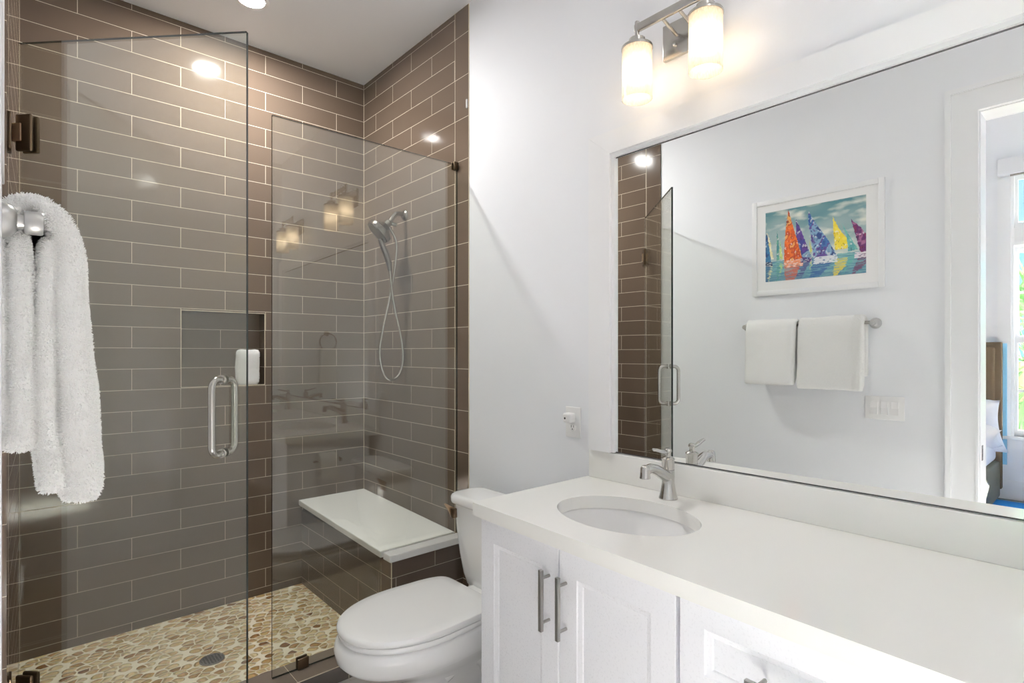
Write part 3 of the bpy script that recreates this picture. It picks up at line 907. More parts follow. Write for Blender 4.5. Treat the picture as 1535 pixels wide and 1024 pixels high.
# ------------------------------------------------------------------ mirror
mi = thing('wall_mirror', 'wide wall mirror with a flat white wood frame above the vanity', 'mirror', (-0.01, 0.5, 0.9875))
MYL, MZT, MZB, MYR = 1.242, 2.065, 0.9885, VYR+0.11
m = MB(); m.box(-0.006, -0.001, MYR-0.004, MYL+0.004, MZB-0.0005, MZT+0.004); build('mirror_glass', m, 'mirror_silver', mi, 0)
m = MB()
FW, FT = 0.110, 0.095
def mitre(m):
    # left stile, head, right stile with mitred corners and a stepped inner edge
    def seg(path_in, path_out, t0, t1):
        pass
    for (inner, outer, xt) in ((0.006, 1.0, -0.019), ):
        pass
    yo, yi, zo, zi = MYL+FW, MYL, MZT+FT-0.002, MZT
    yro, yri = MYR-FW, MYR
    def quad(a, b, c, d, x0, x1):
        m.rings([[(x0, *p) for p in (a, b, c, d)], [(x1, *p) for p in (a, b, c, d)]])
    e = 0.0006
    s = 0.012
    for (x1, o, i) in ((-0.030, 0.0, s), (-0.017, None, None)):
        if o is not None:
            quad((yo, MZB), (yi+s, MZB), (yi+s, zi+s), (yo, zo-e), -0.001, x1)
            quad((yo-e, zo), (yi+s-e, zi+s), (yri-s+e, zi+s), (yro+e, zo), -0.001, x1)
            quad((yro, MZB), (yri-s, MZB), (yri-s, zi+s), (yro, zo-e), -0.001, x1)
        else:
            quad((yi+s, MZB), (yi, MZB), (yi, zi), (yi+s, zi+s), -0.001, x1)
            quad((yi+s, zi+s), (yi, zi), (yri, zi), (yri-s, zi+s), -0.001, x1)
            quad((yri-s, MZB), (yri, MZB), (yri, zi), (yri-s, zi+s), -0.001, x1)
mitre(m)
build('frame', m, 'white_trim', mi, 0)
for (za, zb_) in ((MZT-0.004, MZT), (MZB, MZB+0.003)):
    m = MB(); m.box(-0.0068, -0.0055, MYR, MYL, za, zb_)
    build('dark_edge', m, 'dark_slot', mi, 0)

# ------------------------------------------------------------------ vanity lights
def vanity_light(yc, label):
    zc = 2.388; zb = 2.425
    xb = -0.105
    t = thing('vanity_light', label, 'wall lamp', (-0.01, yc, zc), 0, 'two-shade vanity lights over the mirror')
    m = MB(); m.box(-0.016, -0.0005, yc-0.083, yc+0.083, zc-0.058, zc+0.060, 0.003)
    for s_ in (-1, 1):
        m.lathe([(0.006, 0), (0.006, -0.006), (0.002, -0.009)], (-0.016, yc+0.036*s_, zc-0.02), 'X', 12)
    build('backplate', m, 'nickel', t)
    for s_ in (-1, 1):
        m = MB(); m.tube([(-0.014, yc+0.030*s_, zc+0.01), (xb, yc+0.030*s_, zb-0.004)], 0.0055, 12); build('arm', m, 'nickel', t)
    m = MB(); m.box(xb-0.006, xb+0.006, yc-0.130, yc+0.130, zb-0.013, zb+0.013, 0.0015); build('crossbar', m, 'nickel', t)
    for s_ in (1, -1):
        y = yc+0.122*s_
        c = (xb, y, 0)
        m = MB()
        m.lathe([(0.0075, zb+0.022), (0.0075, zb-0.040)], c, n=16)
        m.lathe([(0.012, zb-0.032), (0.0265, zb-0.036), (0.0265, zb-0.060), (0.05, zb-0.061), (0.051, zb-0.064), (0.051, zb-0.070), (0.046, zb-0.070)], c, n=36)
        so = build('socket_cap', m, 'nickel', t)
        m = MB()
        zt, z0 = zb-0.068, zb-0.236
        m.lathe([(0.0485, zt), (0.0492, z0+0.001), (0.0480, z0), (0.0463, z0+0.001), (0.0458, zt)], c, n=48, caps=False)
        shd = build('glass_shade', m, 'seeded_shade', t, 50)
        m = MB(); zz = zb-0.150
        m.lathe([(0.0001, zz-0.036), (0.012, zz-0.034), (0.022, zz-0.026), (0.028, zz-0.012), (0.028, zz+0.002), (0.021, zz+0.018), (0.012, zz+0.030), (0.0001, zz+0.031)], c, n=20, caps=False)
        bb = build('bulb', m, 'bulb_light', shd)
        m = MB(); m.lathe([(0.012, zz+0.031), (0.013, zz+0.078)], c, n=16); build('lamp_holder', m, 'white_plastic', so)
    return t
vl = vanity_light(0.958, 'two-shade nickel vanity light above the mirror end nearest the shower')
copy_tree(vl, None, (0, -1.07, 0), 'second two-shade nickel vanity light, farther from the shower, seen in the shower glass')

# ------------------------------------------------------------------ outlet with plugged-in device, wall stub
oy, oz = 1.4525, 1.0795
t = thing('wall_outlet', 'white duplex wall outlet between the tiled shower wall and the mirror frame', 'outlet', (-0.002, oy, oz))
m = MB(); m.box(-0.0065, -0.0002, oy-0.0385, oy+0.0385, oz-0.060, oz+0.060, 0.003, 3); build('cover_plate', m, 'white_plastic', t)
for s_ in (1, -1):
    m = MB(); zc = oz+0.0195*s_
    m.lathe([(0.0168, 0), (0.0168, -0.0018), (0.0160, -0.0024)], (-0.0065, oy, zc), 'X', 24)
    m.mi = 1
    for d in (-0.0062, 0.0062): m.box(-0.0094, -0.0088, oy+d-0.0010, oy+d+0.0010, zc-0.001, zc+0.008)
    m.lathe([(0.0024, -0.0023), (0.0024, -0.0029)], (-0.0065, oy, zc-0.0075), 'X', 12)
    build('receptacle', m, ['white_plastic', 'dark_slot'], t)
t = thing('night_light', 'small white plug-in device in the upper socket of the wall outlet', 'plug', (-0.01, oy, oz+0.021))
m = MB(); m.box(-0.046, -0.0098, oy-0.020, oy+0.020, oz+0.0005, oz+0.038, 0.008, 4); build('housing', m, 'white_plastic', t)
m = MB(); m.lathe([(0.0042, 0), (0.0042, -0.0012), (0.003, -0.0016)], (-0.0455, oy+0.006, oz+0.018), 'X', 14); build('sensor', m, 'dark_slot', t)
m = MB(); m.box(-0.010, 0.0, YT+0.006, YT+0.014, 2.545, 2.588, 0.003, 3)
tag(build('adhesive_hook', m, 'white_plastic'), 'tiny white plastic stub high on the edge of the shower tile', 'hook')

# ------------------------------------------------------------------ towel bar and towels on the left wall
BXb, BZ = -1.613, 1.508
t = thing('towel_bar', 'brushed nickel towel bar on the white wall under the painting', 'towel bar', (XL, 1.19, BZ))
for y, in ((0.862,), (1.522,)):
    m = MB()
    m.lathe([(0.028, 0.0), (0.028, 0.005), (0.025, 0.012), (0.0205, 0.020), (0.0195, 0.028), (0.0170, 0.033), (0.0125, 0.0368), (0.0090, 0.0375), (0.0085, 0.0432), (0.0128, 0.0436), (0.0138, 0.0450), (0.0138, 0.0590), (0.0125, 0.0608), (0.006, 0.0612)], (XL, y, BZ-0.003), 'X', 32)
    build('post', m, 'satin_nickel', t)
m = MB(); m.tube([(BXb, 0.862, BZ), (BXb, 1.522, BZ)], 0.0085, 16); build('bar', m, 'nickel', t)

def resample(pts, ds):
    P = [Vector(p) for p in pts]; out = [P[0].copy()]; acc = 0.0
    for a, b in zip(P, P[1:]):
        L_ = (b-a).length; d = ds-acc
        while d <= L_:
            out.append(a+(b-a)*(d/L_)); d += ds
        acc = L_-(d-ds)
    out.append(P[-1]); return out

def strip(m, path, y0, y1, seed, ds=0.007, wr=0.0045, skew=0.0):
    "a padded length of folded towel: path of (x, z, thickness) swept with a rounded section whose long side runs along y"
    sp = smoothpath([(p[0], p[1], p[2]) for p in path], 10)
    sp = resample(sp, ds)
    n = len(sp); rs = []
    ny = max(8, int((y1-y0)/0.010)); na = 8
    for k, q in enumerate(sp):
        a, b = sp[max(k-1, 0)], sp[min(k+1, n-1)]
        tx, tz = b.x-a.x, b.y-a.y; L_ = math.hypot(tx, tz) or 1; nx, nz = tz/L_, -tx/L_
        h = q.z/2
        e = min(k, n-1-k)*ds
        if e < h: h = h*math.sqrt(max(0.02, 1-(1-e/h)**2))
        inset = 0.0
        if e < 0.02: inset = 0.010*(1-math.sqrt(max(0, 1-(1-e/0.02)**2)))
        ya, yb = y0+inset+skew*q.y, y1-inset+skew*q.y
        rad = min(h, 0.02)
        ring = []
        def pt(off, y):
            w_ = wr*noise.noise(Vector((y*9+seed, q.y*6, seed*3.1)))+0.006*noise.noise(Vector((y*7+q.y*5+seed, 0.3*seed, 2.0)))*max(0, min(1, (1.5-q.y)*5))+wr*0.5*noise.noise(Vector((y*25, q.y*20+seed, 1.7)))
            ring.append((q.x+nx*(off+w_), y, q.y+nz*(off+w_)+0.008*noise.noise(Vector((y*6+seed*2.3, 4.0, 0)))*max(0, min(1, (1.3-q.y)*8))))
        for i in range(ny+1): pt(h, ya+rad+(yb-ya-2*rad)*i/ny)
        for i in range(1, na): th = i/na*PI; pt(h*math.cos(th), yb-rad+rad*math.sin(th))
        for i in range(ny+1): pt(-h, yb-rad-(yb-ya-2*rad)*i/ny)
        for i in range(1, na): th = i/na*PI; pt(-h*math.cos(th), ya+rad-rad*math.sin(th))
        rs.append(ring)
    m.rings(rs)
def pile(src, keep, count, length, seed):
    "short terry loops standing on the cloth"
    rnd = random.Random(seed); m = MB()
    tris = []
    cum = []; tot = 0.0
    for f in src.f:
        if len(f) > 4: continue
        P = [Vector(src.v[i]) for i in f]
        c = sum(P, Vector())/len(P)
        if not keep(c): continue
        nrm = (P[1]-P[0]).cross(P[2]-P[0])
        if nrm.length < 1e-12: continue
        A = (P[2]-P[0]).cross(P[3]-P[1]).length/2 if len(P) == 4 else nrm.length/2
        tot += A; cum.append(tot); tris.append((P, (P[2]-P[0]).cross(P[-1]-P[1]).normalized() if len(P) == 4 else nrm.normalized()))
    import bisect
    for _ in range(count):
        P, nr = tris[min(bisect.bisect(cum, rnd.random()*tot), len(tris)-1)]
        a, b = rnd.random(), rnd.random()
        p = (P[0]*(1-a)+P[1]*a)*(1-b)+(P[-1]*(1-a)+P[2]*a)*b
        d = (nr+Vector((rnd.uniform(-1, 1), rnd.uniform(-1, 1), rnd.uniform(-1.2, 0.6)))*0.75).normalized()
        u = d.orthogonal().normalized(); v = d.cross(u); L_ = length*rnd.uniform(0.6, 1.3); r = 0.0007
        q = p+d*L_
        base = [p-nr*0.001+(u*math.cos(2*PI*k/3)+v*math.sin(2*PI*k/3))*r for k in range(3)]
        tip = [q+(u*math.cos(2*PI*k/3)+v*math.sin(2*PI*k/3))*r*0.55 for k in range(3)]
        m.rings([base, tip], False, True)
    return m
o = build('terry_pile', pile(NICHE_CLOTH[0], lambda c: True, 9000, 0.0036, 21), 'terry_pile', NICHE_CLOTH[1], 0); o['kind'] = 'stuff'
def towel(y0, y1, dz, seed, label, near):
    t = thing('bath_towel', label, 'towel', (BXb, (y0+y1)/2, 1.2+dz), 0, 'folded bath towels on the bar')
    m = MB()
    # outer layer: up from the wall side, over the bar, down in front
    strip(m, [(-1.6455, 1.245+dz, 0.024), (-1.6465, 1.33, 0.024), (-1.6465, 1.42, 0.023), (-1.6455, 1.487, 0.020), (-1.639, 1.520, 0.019), (-1.624, 1.5345, 0.019), (-1.606, 1.5345, 0.021), (-1.590, 1.519, 0.026), (-1.580, 1.485, 0.031),
              (-1.5765, 1.44, 0.034), (-1.572, 1.36, 0.037), (-1.567, 1.27, 0.041), (-1.563, 1.20, 0.043), (-1.565, 1.160+dz, 0.042)], y0, y1, seed)
    # inner front layer
    strip(m, [(-1.5965, 1.499, 0.018), (-1.6000, 1.47, 0.0225), (-1.6025, 1.40, 0.023), (-1.602, 1.32, 0.025), (-1.599, 1.25, 0.027), (-1.592, 1.195+dz, 0.033), (-1.590, 1.178+dz, 0.036)], y0+0.003, y1-0.004, seed+5)
    # inner back layer
    strip(m, [(-1.6275, 1.500, 0.016), (-1.6265, 1.47, 0.020), (-1.6255, 1.40, 0.021), (-1.6245, 1.32, 0.022), (-1.623, 1.26, 0.026), (-1.6235, 1.232+dz, 0.028)], y0-0.006, y1-0.004, seed+9)
    build('cloth', m, 'terry', t, 60)
    if near:
        for (keep, cnt) in ((lambda c: c.y < y0+0.05, 34000), (lambda c: c.x > -1.59 and c.y >= y0+0.05, 15000)):
            pl = pile(m, keep, cnt, 0.0032, seed)
            o = build('terry_pile', pl, 'terry_pile', t, 0); o['kind'] = 'stuff'
    return t
towel(0.893, 1.207, 0.0, 3, 'thick white folded bath towel on the bar, the one nearest the doorway', True)
towel(1.220, 1.500, 0.012, 11, 'white folded bath towel on the bar, the one nearer the shower', False)

# ------------------------------------------------------------------ painting
PY0, PY1, PZ0, PZ1 = 0.819, 1.496, 1.688, 2.2455
t = thing('framed_painting', 'white framed painting of colourful sailboats above the towel bar', 'painting', (XL, (PY0+PY1)/2, PZ0))
m = MB(); fw = 0.028
xa, xb_ = XL+0.001, XL+0.016
m.box(xa, xb_, PY0, PY0+fw, PZ0, PZ1, 0.002); m.box(xa, xb_, PY1-fw, PY1, PZ0, PZ1, 0.002)
m.box(xa, xb_, PY0+fw, PY1-fw, PZ0, PZ0+fw, 0.002); m.box(xa, xb_, PY0+fw, PY1-fw, PZ1-fw, PZ1, 0.002)
build('frame', m, 'white_trim', t)
m = MB(); m.box(xa, XL+0.010, PY0+fw-0.002, PY1-fw+0.002, PZ0+fw-0.002, PZ1-fw+0.002); build('mount', m, 'mat_board', t, 0)
AY0, AY1, AZ0, AZ1 = 0.902, 1.418, 1.768, 2.174
def picture():
    # strokes of paint are laid out in the coordinates of the canvas: u to the right as the mirror shows it, v upward
    NU, NV = 220, 170
    def conv(px, py):
        s = (px-306)/768.0; u = 0.873*s/((1-s)+0.873*s)
        top = 405+(272-405)*s; bot = 930+(873-930)*s
        return u, (bot-py)/(bot-top)
    sails = []   # polygon, colours, hull
    def S(poly, cols, seed): sails.append(([conv(*p) for p in poly], [srgb(*c) for c in cols], seed))
    S([(318, 545), (345, 600), (385, 755), (345, 760)], [(240, 232, 180), (250, 244, 214), (226, 210, 130)], 1)
    S([(306, 580), (322, 560), (362, 780), (304, 790)], [(40, 90, 140), (60, 130, 170), (30, 60, 110)], 2)
    S([(415, 540), (432, 600), (436, 760), (412, 765)], [(70, 150, 130), (110, 180, 150), (60, 130, 140)], 3)
    S([(442, 600), (462, 700), (468, 752), (440, 756)], [(190, 220, 120), (220, 230, 150), (150, 210, 150)], 4)
    S([(583, 440), (712, 748), (622, 764), (585, 600)], [(66, 48, 120), (100, 60, 150), (44, 60, 140), (150, 190, 210)], 5)
    S([(518, 372), (545, 460), (590, 600), (640, 765), (480, 770), (484, 640), (500, 480)], [(206, 84, 28), (232, 120, 40), (176, 58, 24), (240, 190, 110), (120, 40, 20)], 6)
    S([(688, 600), (712, 690), (700, 720)], [(230, 220, 120), (200, 210, 110)], 7)
    S([(682, 385), (740, 480), (830, 610), (892, 736), (722, 745), (705, 600), (684, 470)], [(44, 84, 150), (70, 120, 180), (104, 60, 140), (150, 190, 215), (36, 60, 120)], 8)
    S([(862, 430), (905, 530), (955, 600), (960, 680), (880, 690), (866, 560)], [(238, 214, 60), (246, 228, 100), (226, 196, 40)], 9)
    S([(925, 485), (960, 560), (1025, 690), (965, 705), (955, 600)], [(100, 180, 170), (130, 200, 190), (90, 160, 170)], 10)
    S([(980, 455), (1040, 520), (1078, 580), (1076, 712), (1040, 715), (1010, 580)], [(120, 40, 90), (90, 40, 110), (180, 120, 160), (60, 40, 90)], 11)
    def inside(u, v, poly):
        r = False; j = len(poly)-1
        for i in range(len(poly)):
            (a, b), (c, d) = poly[i], poly[j]
            if (b > v) != (d > v) and u < (c-a)*(v-b)/(d-b)+a: r = not r
            j = i
        return r
    N3 = lambda a, b, c: noise.noise(Vector((a, b, c)))
    mixc = lambda a, b, t: tuple(a[i]+(b[i]-a[i])*max(0, min(1, t)) for i in range(3))
    sky0, sky1, cloud = srgb(84, 140, 150), srgb(192, 206, 204), srgb(232, 234, 222)
    w0, w1, w2 = srgb(84, 140, 162), srgb(142, 192, 192), srgb(62, 104, 140)
    hor = 0.285
    hull = [((480, 640), (768, 800), (230, 150, 110)), ((620, 712), (748, 768), (70, 44, 110)), ((722, 892), (742, 775), (224, 228, 234)), ((1005, 1076), (715, 745), (226, 214, 224)), ((304, 372), (780, 800), (24, 50, 86))]
    cols = []
    for j in range(NV):
        for i in range(NU):
            u, v = (i+0.5)/NU, (j+0.5)/NV
            uu = u+0.006*N3(u*40, v*40, 1.0); vv = v+0.006*N3(u*40, v*40, 5.0)
            if vv > hor:
                tv = (vv-hor)/(1-hor)
                c = mixc(sky1, sky0, tv**1.1+0.35*N3(uu*3+7, vv*5, 11.0))
                cl = N3(uu*4.5+2, vv*9, 3.0)+0.5*N3(uu*12, vv*22, 9.0)
                c = mixc(c, cloud, max(0, cl*1.4+0.05)*0.9)
            else:
                st = N3(uu*7, vv*60, 2.0)+0.6*N3(uu*18, vv*90, 4.0)
                c = mixc(w0, w1, 0.5+st*0.9); c = mixc(c, w2, max(0, 0.55-vv/hor)*0.9)
            if vv <= hor:
                # broken reflections under the sails
                mv = 2*0.27-vv+0.0; ur = uu+0.02*N3(uu*20, vv*70, 8.0)
                for poly, cs, sd in sails:
                    if inside(ur, min(0.27+(0.27-vv)*1.5, 0.9), poly):
                        k = N3(uu*10+sd, vv*80, sd)
                        c = mixc(c, cs[0], 0.75 if k > -0.15 else 0.15)
            for poly, cs, sd in sails:
                if inside(uu, vv, poly):
                    k = N3(uu*11+sd*7, vv*7-uu*5, sd*1.3)+0.45*N3(uu*34, vv*22+sd, sd*2.1)
                    q = (k*0.62+0.42)*len(cs); idx = max(0, min(len(cs)-1, int(q))); nx_ = min(len(cs)-1, idx+1)
                    c = mixc(mixc(cs[idx], cs[nx_], max(0, (q-idx)*2-1)), cs[0], 0.25)
                    c = mixc(c, (c[0]*0.45, c[1]*0.45, c[2]*0.5), 0.8 if N3(uu*60+sd, vv*26, 3.3) < -0.42 else 0)
                    c = mixc(c, (0.85, 0.85, 0.84), 0.6 if N3(uu*48, vv*30+sd, 7.3) > 0.45 else 0)
            for (xa_, xb2), (ya, yb), hc_ in [((h[0][0], h[0][1]), h[1], h[2]) for h in hull]:
                ua, va = conv(xa_, ya); ub, vb = conv(xb2, yb)
                lo, hi = min(va, vb), max(va, vb)
                if ua < uu < ub and lo-0.01 < vv < hi:
                    k = N3(uu*30, vv*60, 6.0)
                    c = mixc(srgb(*hc_), srgb(240, 240, 240), 0.5 if k > 0.1 else 0.0) if k > -0.35 else c
            cols.append((c[0], c[1], c[2], 1.0))
    vs, fs = [], []
    for j in range(NV+1):
        for i in range(NU+1):
            vs.append((XL+0.0106, AY1-(AY1-AY0)*i/NU, AZ0+(AZ1-AZ0)*j/NV))
    for j in range(NV):
        for i in range(NU):
            a = j*(NU+1)+i; fs.append((a, a+1, a+NU+2, a+NU+1))
    m = MB(); m.add(vs, fs)
    o = build('canvas', m, 'oil_paint', t, 0)
    ca = o.data.color_attributes.new('paint', 'FLOAT_COLOR', 'CORNER')
    flat = []
    # recalc_face_normals keeps face order, so faces and colours match
    for k, p in enumerate(o.data.polygons):
        for _ in range(p.loop_total): flat += cols[k]
    ca.data.foreach_set('color', flat)
picture()

# ------------------------------------------------------------------ light switch
sy0, sy1, sz0, sz1 = 0.737, 0.909, 1.012, 1.131
t = thing('light_switch', 'white triple rocker light switch on the wall below the towels', 'light switch', (XL, (sy0+sy1)/2, (sz0+sz1)/2))
m = MB(); m.box(XL+0.0002, XL+0.006, sy0, sy1, sz0, sz1, 0.0025, 3); build('cover_plate', m, 'white_plastic', t)
for k in range(3):
    y = (sy0+sy1)/2+(k-1)*0.046
    m = MB(); z = (sz0+sz1)/2
    m.box(XL+0.006, XL+0.0068, y-0.0175, y+0.0175, z-0.0345, z+0.0345)
    bm = bmesh.new()
    prof = [(0.006, -0.0325), (0.0150, -0.0325), (0.0085, 0.0), (0.0090, 0.0325), (0.006, 0.0325)] if k != 0 else [(0.006, -0.0325), (0.0090, -0.0325), (0.0085, 0.0), (0.0150, 0.0325), (0.006, 0.0325)]
    m.rings([[(XL+a, y-0.0155, z+b) for a, b in prof], [(XL+a, y+0.0155, z+b) for a, b in prof]])
    bm.free()
    build('rocker', m, 'white_plastic', t, 0)

# towel ring with hand towel on the end wall (seen in the glass)
t = thing('towel_ring', 'nickel towel ring on the end wall beside the vanity, seen only in the shower glass', 'towel ring', (-0.42, YF, 1.50))
m = MB(); m.lathe([(0.026, 0), (0.026, 0.006), (0.012, 0.016), (0.010, 0.04), (0.013, 0.05), (0.004, 0.054)], (-0.42, YF, 1.535), 'Y', 24); build('post', m, 'nickel', t)
m = MB(); m.tube([(-0.42+0.08*math.sin(2*PI*i/40), YF+0.042, 1.455+0.08*math.cos(2*PI*i/40)) for i in range(41)], 0.005, 10, False); build('ring', m, 'nickel', t)
m = MB(); rs = []
for k in range(9):
    z = 1.395-0.34*k/8
    rs.append([(-0.42+(0.075+0.02*k/8)*math.copysign(abs(math.cos(a))**0.4, math.cos(a)), YF+0.042+0.022*math.copysign(abs(math.sin(a))**0.7, math.sin(a))*(1+0.2*math.sin(9*a+k*0.2)), z) for a in [2*PI*i/48 for i in range(48)]])
m.rings(rs)
tag(build('hand_towel', m, 'terry', None, 60), 'white hand towel hanging from the towel ring on the end wall', 'towel')

# ------------------------------------------------------------------ bedroom beyond the doorway
BW, BH = -5.2, 3.55
BY0, BY1 = -2.6, 3.2
m = MB(); m.box(BW-0.15, XL-WT, BY0-0.15, BY1+0.15, -0.12, -0.001)
struct('floor_bedroom', m, 'wood_floor')
m = MB(); m.box(BW-0.15, XL-WT, BY0-0.15, BY1+0.15, BH, BH+0.12); struct('ceiling_bedroom', m, 'white_ceiling')
WIN1 = (-0.31, 0.715, 0.585, 3.03)     # y0,y1,z0,z1 in the wall at BW
m = MB()
y0, y1, z0, z1 = WIN1
m.box(BW-0.15, BW, BY0-0.15, y0, 0, BH); m.box(BW-0.15, BW, y1, BY1+0.15, 0, BH); m.box(BW-0.15, BW, y0, y1, 0, z0); m.box(BW-0.15, BW, y0, y1, z1, BH)
struct('wall_bedroom_back', m, 'white_wall')
WIN2 = (-3.35, -2.15, 0.585, 3.03)     # x0,x1 in the wall at BY0
m = MB()
x0, x1, z0, z1 = WIN2
m.box(BW, x0, BY0-0.15, BY0, 0, BH); m.box(x1, XL-WT, BY0-0.15, BY0, 0, BH); m.box(x0, x1, BY0-0.15, BY0, 0, z0); m.box(x0, x1, BY0-0.15, BY0, z1, BH)
struct('wall_bedroom_right', m, 'white_wall')
m = MB(); m.box(BW, XL-WT, BY1, BY1+0.15, 0, BH); struct('wall_bedroom_left', m, 'white_wall')
m = MB(); m.box(XL-WT, XL-WT+0.02, BY0, YF-0.12, -0.1, BH); m.box(XL-WT, XL-WT+0.02, YF-0.12, BY1, HC, BH)
m.box(XL-WT, XL-WT+0.02, YF-0.3, YF, -0.1, BH)
struct('wall_bedroom_front', m, 'white_wall')
m = MB(); m.box(BW, BW+0.016, BY0, BY1, 0, 0.175, 0.003); struct('baseboard_back', m, 'white_trim')

def window(name, M4, wd, z0, z1):
    "local: x across 0..wd, y = 0 at the inner wall face, positive into the room"
    def add(nm, mb, mt, par, sm=0):
        mb.v = [tuple(M4 @ Vector(v)) for v in mb.v]
        return struct(nm, mb, mt, par, sm)
    m = MB()
    c = 0.092
    m.box(-c, 0.0, 0, 0.02, z0-0.0, z1+c); m.box(wd, wd+c, 0, 0.02, z0, z1+c); m.box(0, wd, 0, 0.02, z1, z1+c)
    m.box(-c-0.02, wd+c+0.02, -0.02, 0.05, z0-0.028, z0, 0.004); m.box(-c, wd+c, 0, 0.018, z0-0.115, z0-0.028)
    for xx in (0.0, wd-0.02): m.box(xx, xx+0.02, -0.15, 0, z0, z1)
    m.box(0, wd, -0.15, 0, z1-0.02, z1); m.box(0, wd, -0.15, 0, z0-0.01, z0)
    f = add(name, m, 'white_trim', None)
    m = MB(); a = 0.042
    def sash(zlo, zhi, yy, munt):
        m.box(0.02, a, yy-0.035, yy, zlo, zhi); m.box(wd-a, wd-0.02, yy-0.035, yy, zlo, zhi)
        m.box(a, wd-a, yy-0.035, yy, zlo, zlo+0.055); m.box(a, wd-a, yy-0.035, yy, zhi-0.055, zhi)
        for q in munt: m.box(a, wd-a, yy-0.028, yy-0.006, q-0.011, q+0.011)
        m.box(wd/2-0.011, wd/2+0.011, yy-0.028, yy-0.006, zlo+0.055, zhi-0.055)
    sash(z0, 1.50, -0.045, [1.0]); sash(1.46, 2.34, -0.085, [1.915])
    m.box(0.0202, wd-0.0202, -0.12, -0.001, 2.345, 2.50)
    sash(2.50, z1-0.02, -0.06, [])
    add('sash', m, 'white_trim', f)
    m = MB()
    m.box(a-0.003, wd-a+0.003, -0.066, -0.062, z0+0.05, 1.45); m.box(a-0.003, wd-a+0.003, -0.106, -0.102, 1.51, 2.29); m.box(a-0.003, wd-a+0.003, -0.081, -0.077, 2.55, z1-0.07)
    add('pane', m, 'window_glass', f)
    return f
# wall at BW: local x -> +Y, local y -> +X
M1 = Matrix(((0, 1, 0, BW), (1, 0, 0, WIN1[0]), (0, 0, 1, 0), (0, 0, 0, 1)))
window('window_1', M1, WIN1[1]-WIN1[0], WIN1[2], WIN1[3])
M2 = Matrix(((1, 0, 0, WIN2[0]), (0, 1, 0, BY0), (0, 0, 1, 0), (0, 0, 0, 1)))
window('window_2', M2, WIN2[1]-WIN2[0], WIN2[2], WIN2[3])
t = thing('roller_blind', 'white rolled-up window blind above the bedroom window in the mirror', 'blind', (BW+0.05, 0.2, 2.98))
m = MB(); m.box(BW+0.022, BW+0.11, WIN1[0]-0.08, WIN1[1]+0.085, 2.985, 3.13, 0.006); build('cassette', m, 'blind_fabric', t)
m = MB(); m.tube([(BW+0.06, WIN1[0], 2.977), (BW+0.06, WIN1[1], 2.977)], 0.009, 12); build('hem_bar', m, 'bar_nickel', t)

# bed
HBY0, HBY1 = 0.768, 2.45
bed = thing('bed', 'upholstered taupe bed against the bedroom wall beside the window', 'bed', (-4.2, 1.6, 0))
m = MB()
m.box(BW+0.035, BW+0.105, HBY0, HBY1, 0.10, 1.452, 0.01, 2)
hb = build('headboard', m, 'headboard_fabric', bed)
m = MB(); m.box(BW+0.102, BW+0.150, HBY0+0.045, HBY1-0.045, 0.30, 1.41, 0.022, 4); build('headboard_cushion', m, 'headboard_fabric', hb)
m = MB(); m.box(BW+0.021, BW+0.036, HBY0-0.028, HBY1+0.02, 0.32, 1.44, 0.003); build('blue_strip', m, 'blue_panel', hb)  # thin light-blue strip showing past the headboard's side
m = MB(); m.box(BW+0.10, -3.15, HBY0+0.01, HBY1-0.01, 0.03, 0.36, 0.02, 3)
build('base', m, 'bed_base_fabric', bed)
m = MB(); m.box(BW+0.15, -3.17, HBY0+0.03, HBY1-0.03, 0.36, 0.55, 0.05, 5); build('mattress', m, 'linen', bed)
def pillow(cx, cy, cz, lx_, ly_, lz_, tilt, rz, label):
    bm = bmesh.new(); n = 20; rs = []
    m = MB(); grid = {}
    vs = []; fs = []
    for s_ in (1, -1):
        for j in range(n+1):
            for i in range(n+1):
                a, b = 2*i/n-1, 2*j/n-1
                pinch = 1-0.10*(1-abs(a)**2)*abs(b)**2
                pin2 = 1-0.10*(1-abs(b)**2)*abs(a)**2
                h = (max(0, 1-a**4)*max(0, 1-b**4))**0.5
                h *= 1+0.12*noise.noise(Vector((a*2+cy, b*2, s_)))
                vs.append(Vector((a*lx_/2*pin2, b*ly_/2*pinch, s_*lz_/2*h)))
    k = (n+1)**2
    for j in range(n):
        for i in range(n):
            a = j*(n+1)+i
            fs.append((a, a+1, a+n+2, a+n+1)); fs.append((k+a, k+a+n+1, k+a+n+2, k+a+1))
    R = Matrix.Translation((cx, cy, cz)) @ Matrix.Rotation(rz, 4, 'Z') @ Matrix.Rotation(tilt, 4, 'Y')
    m.add([R @ v for v in vs], fs); bm.free()
    o = build('pillow', m, 'linen', None, 60)
    bm = bmesh.new(); bm.from_mesh(o.data); bmesh.ops.remove_doubles(bm, verts=bm.verts[:], dist=0.0005); bmesh.ops.recalc_face_normals(bm, faces=bm.faces[:]); bm.to_mesh(o.data); bm.free()
    tag(o, label, 'pillow', 'white pillows on the bed')
pillow(-4.88, 1.10, 0.70, 0.55, 0.76, 0.22, math.radians(-62), 0.1, 'white pillow leaning on the taupe headboard')
pillow(-4.62, 1.08, 0.62, 0.50, 0.74, 0.17, math.radians(-22), -0.1, 'white pillow lying flat in front of the leaning pillow')
m = MB(); m.box(-5.05, -4.25, -1.2, 2.9, -0.001, 0.012, 0.004)
tag(build('area_rug', m, 'rug_blue'), 'blue rug on the bedroom floor beside the bed', 'rug')

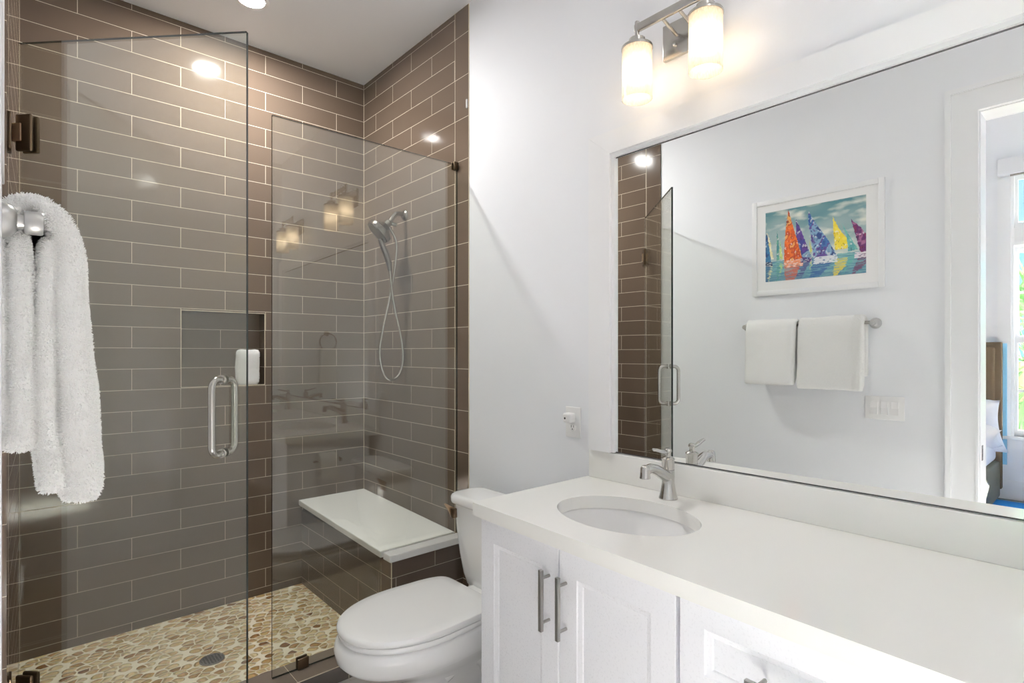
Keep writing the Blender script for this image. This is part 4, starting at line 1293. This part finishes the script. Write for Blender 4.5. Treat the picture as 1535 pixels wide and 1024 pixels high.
# ------------------------------------------------------------------ outside
m = MB(); m.box(-60, 20, -60, 60, -3.2, -3.0); o = build('ground', m, 'paving', None, 0); o['kind'] = 'structure'
m = MB(); m.box(-7.0, BW-0.15, -3.0, 3.6, 3.44, 3.56); o = build('sun_blocker_slab', m, 'white_trim', None, 0); o['kind'] = 'structure'  # unseen slab, added to keep high sun out of the window top
def palm(px, py, ztop, label, seed, n=22, size=0.85):
    rnd = random.Random(seed)
    t = thing('fan_palm', label, 'palm', (px, py, -3.0), 0, 'palms outside the bedroom windows')
    m = MB(); m.tube([(px, py, -3.0), (px+0.05, py, -1.0), (px, py+0.04, ztop)], [0.12, 0.10, 0.09], 12); build('trunk', m, 'palm_trunk', t)
    m = MB()
    for k in range(n):
        az = k*2.399; el = rnd.uniform(-1.3, 1.3)
        d = Vector((math.cos(az)*math.cos(el), math.sin(az)*math.cos(el), math.sin(el)))
        base = Vector((px, py, ztop)); tip = base+d*size*rnd.uniform(0.5, 0.8)
        m.tube([base, tip], [0.012, 0.007], 6)
        sd_ = d.orthogonal().normalized(); up = d.cross(sd_)
        for j in range(17):
            a = (j-8)/8*1.5
            dd = (d*math.cos(a)+sd_*math.sin(a)+up*0.12*((j % 2)-0.5)).normalized(); L_ = size*rnd.uniform(0.7, 0.95)
            w_ = dd.cross(up).normalized()*0.022
            q = tip+dd*L_*0.5-Vector((0, 0, 0.02)); e = tip+dd*L_-Vector((0, 0, 0.22*L_))
            m.add([tip, q+w_, e, q-w_, q-up*0.006], [(0, 1, 4), (1, 2, 4), (2, 3, 4), (3, 0, 4)])
    o = build('fronds', m, 'palm_leaf', t, 0)
palm(-7.3, 0.75, 1.25, 'green fan palm outside the bedroom window seen in the mirror', 4, 46, 0.95)
palm(-9.6, -0.4, 0.3, 'lower green fan palm behind the first, outside the bedroom window', 8, 26, 0.9)
hs = thing('neighbour_house', 'pale teal neighbouring house with a metal roof outside the bedroom window', 'house', (-17, 0, -3))
m = MB(); m.box(-20, -15, -5, 6, -3, 4.3)
for i in range(34): m.box(-15.0, -14.985, -5, 6, -3+i*0.21, -3+i*0.21+0.17)
build('siding', m, 'siding_teal', hs, 0)
m = MB()
m.add([(-14.5, -5.5, 4.2), (-14.5, 6.5, 4.2), (-17.5, 6.5, 7.0), (-17.5, -5.5, 7.0), (-14.5, -5.5, 4.05), (-14.5, 6.5, 4.05), (-20.5, 6.5, 4.2), (-20.5, -5.5, 4.2)],
      [(0, 1, 2, 3), (0, 1, 5, 4), (3, 2, 6, 7), (4, 5, 6, 7), (0, 3, 7, 4), (1, 2, 6, 5)])
for i in range(30):
    y = -5.4+i*0.4
    m.tube([(-14.5, y, 4.22), (-17.5, y, 7.02)], 0.025, 6)
build('roof', m, 'roof_teal', hs, 0)
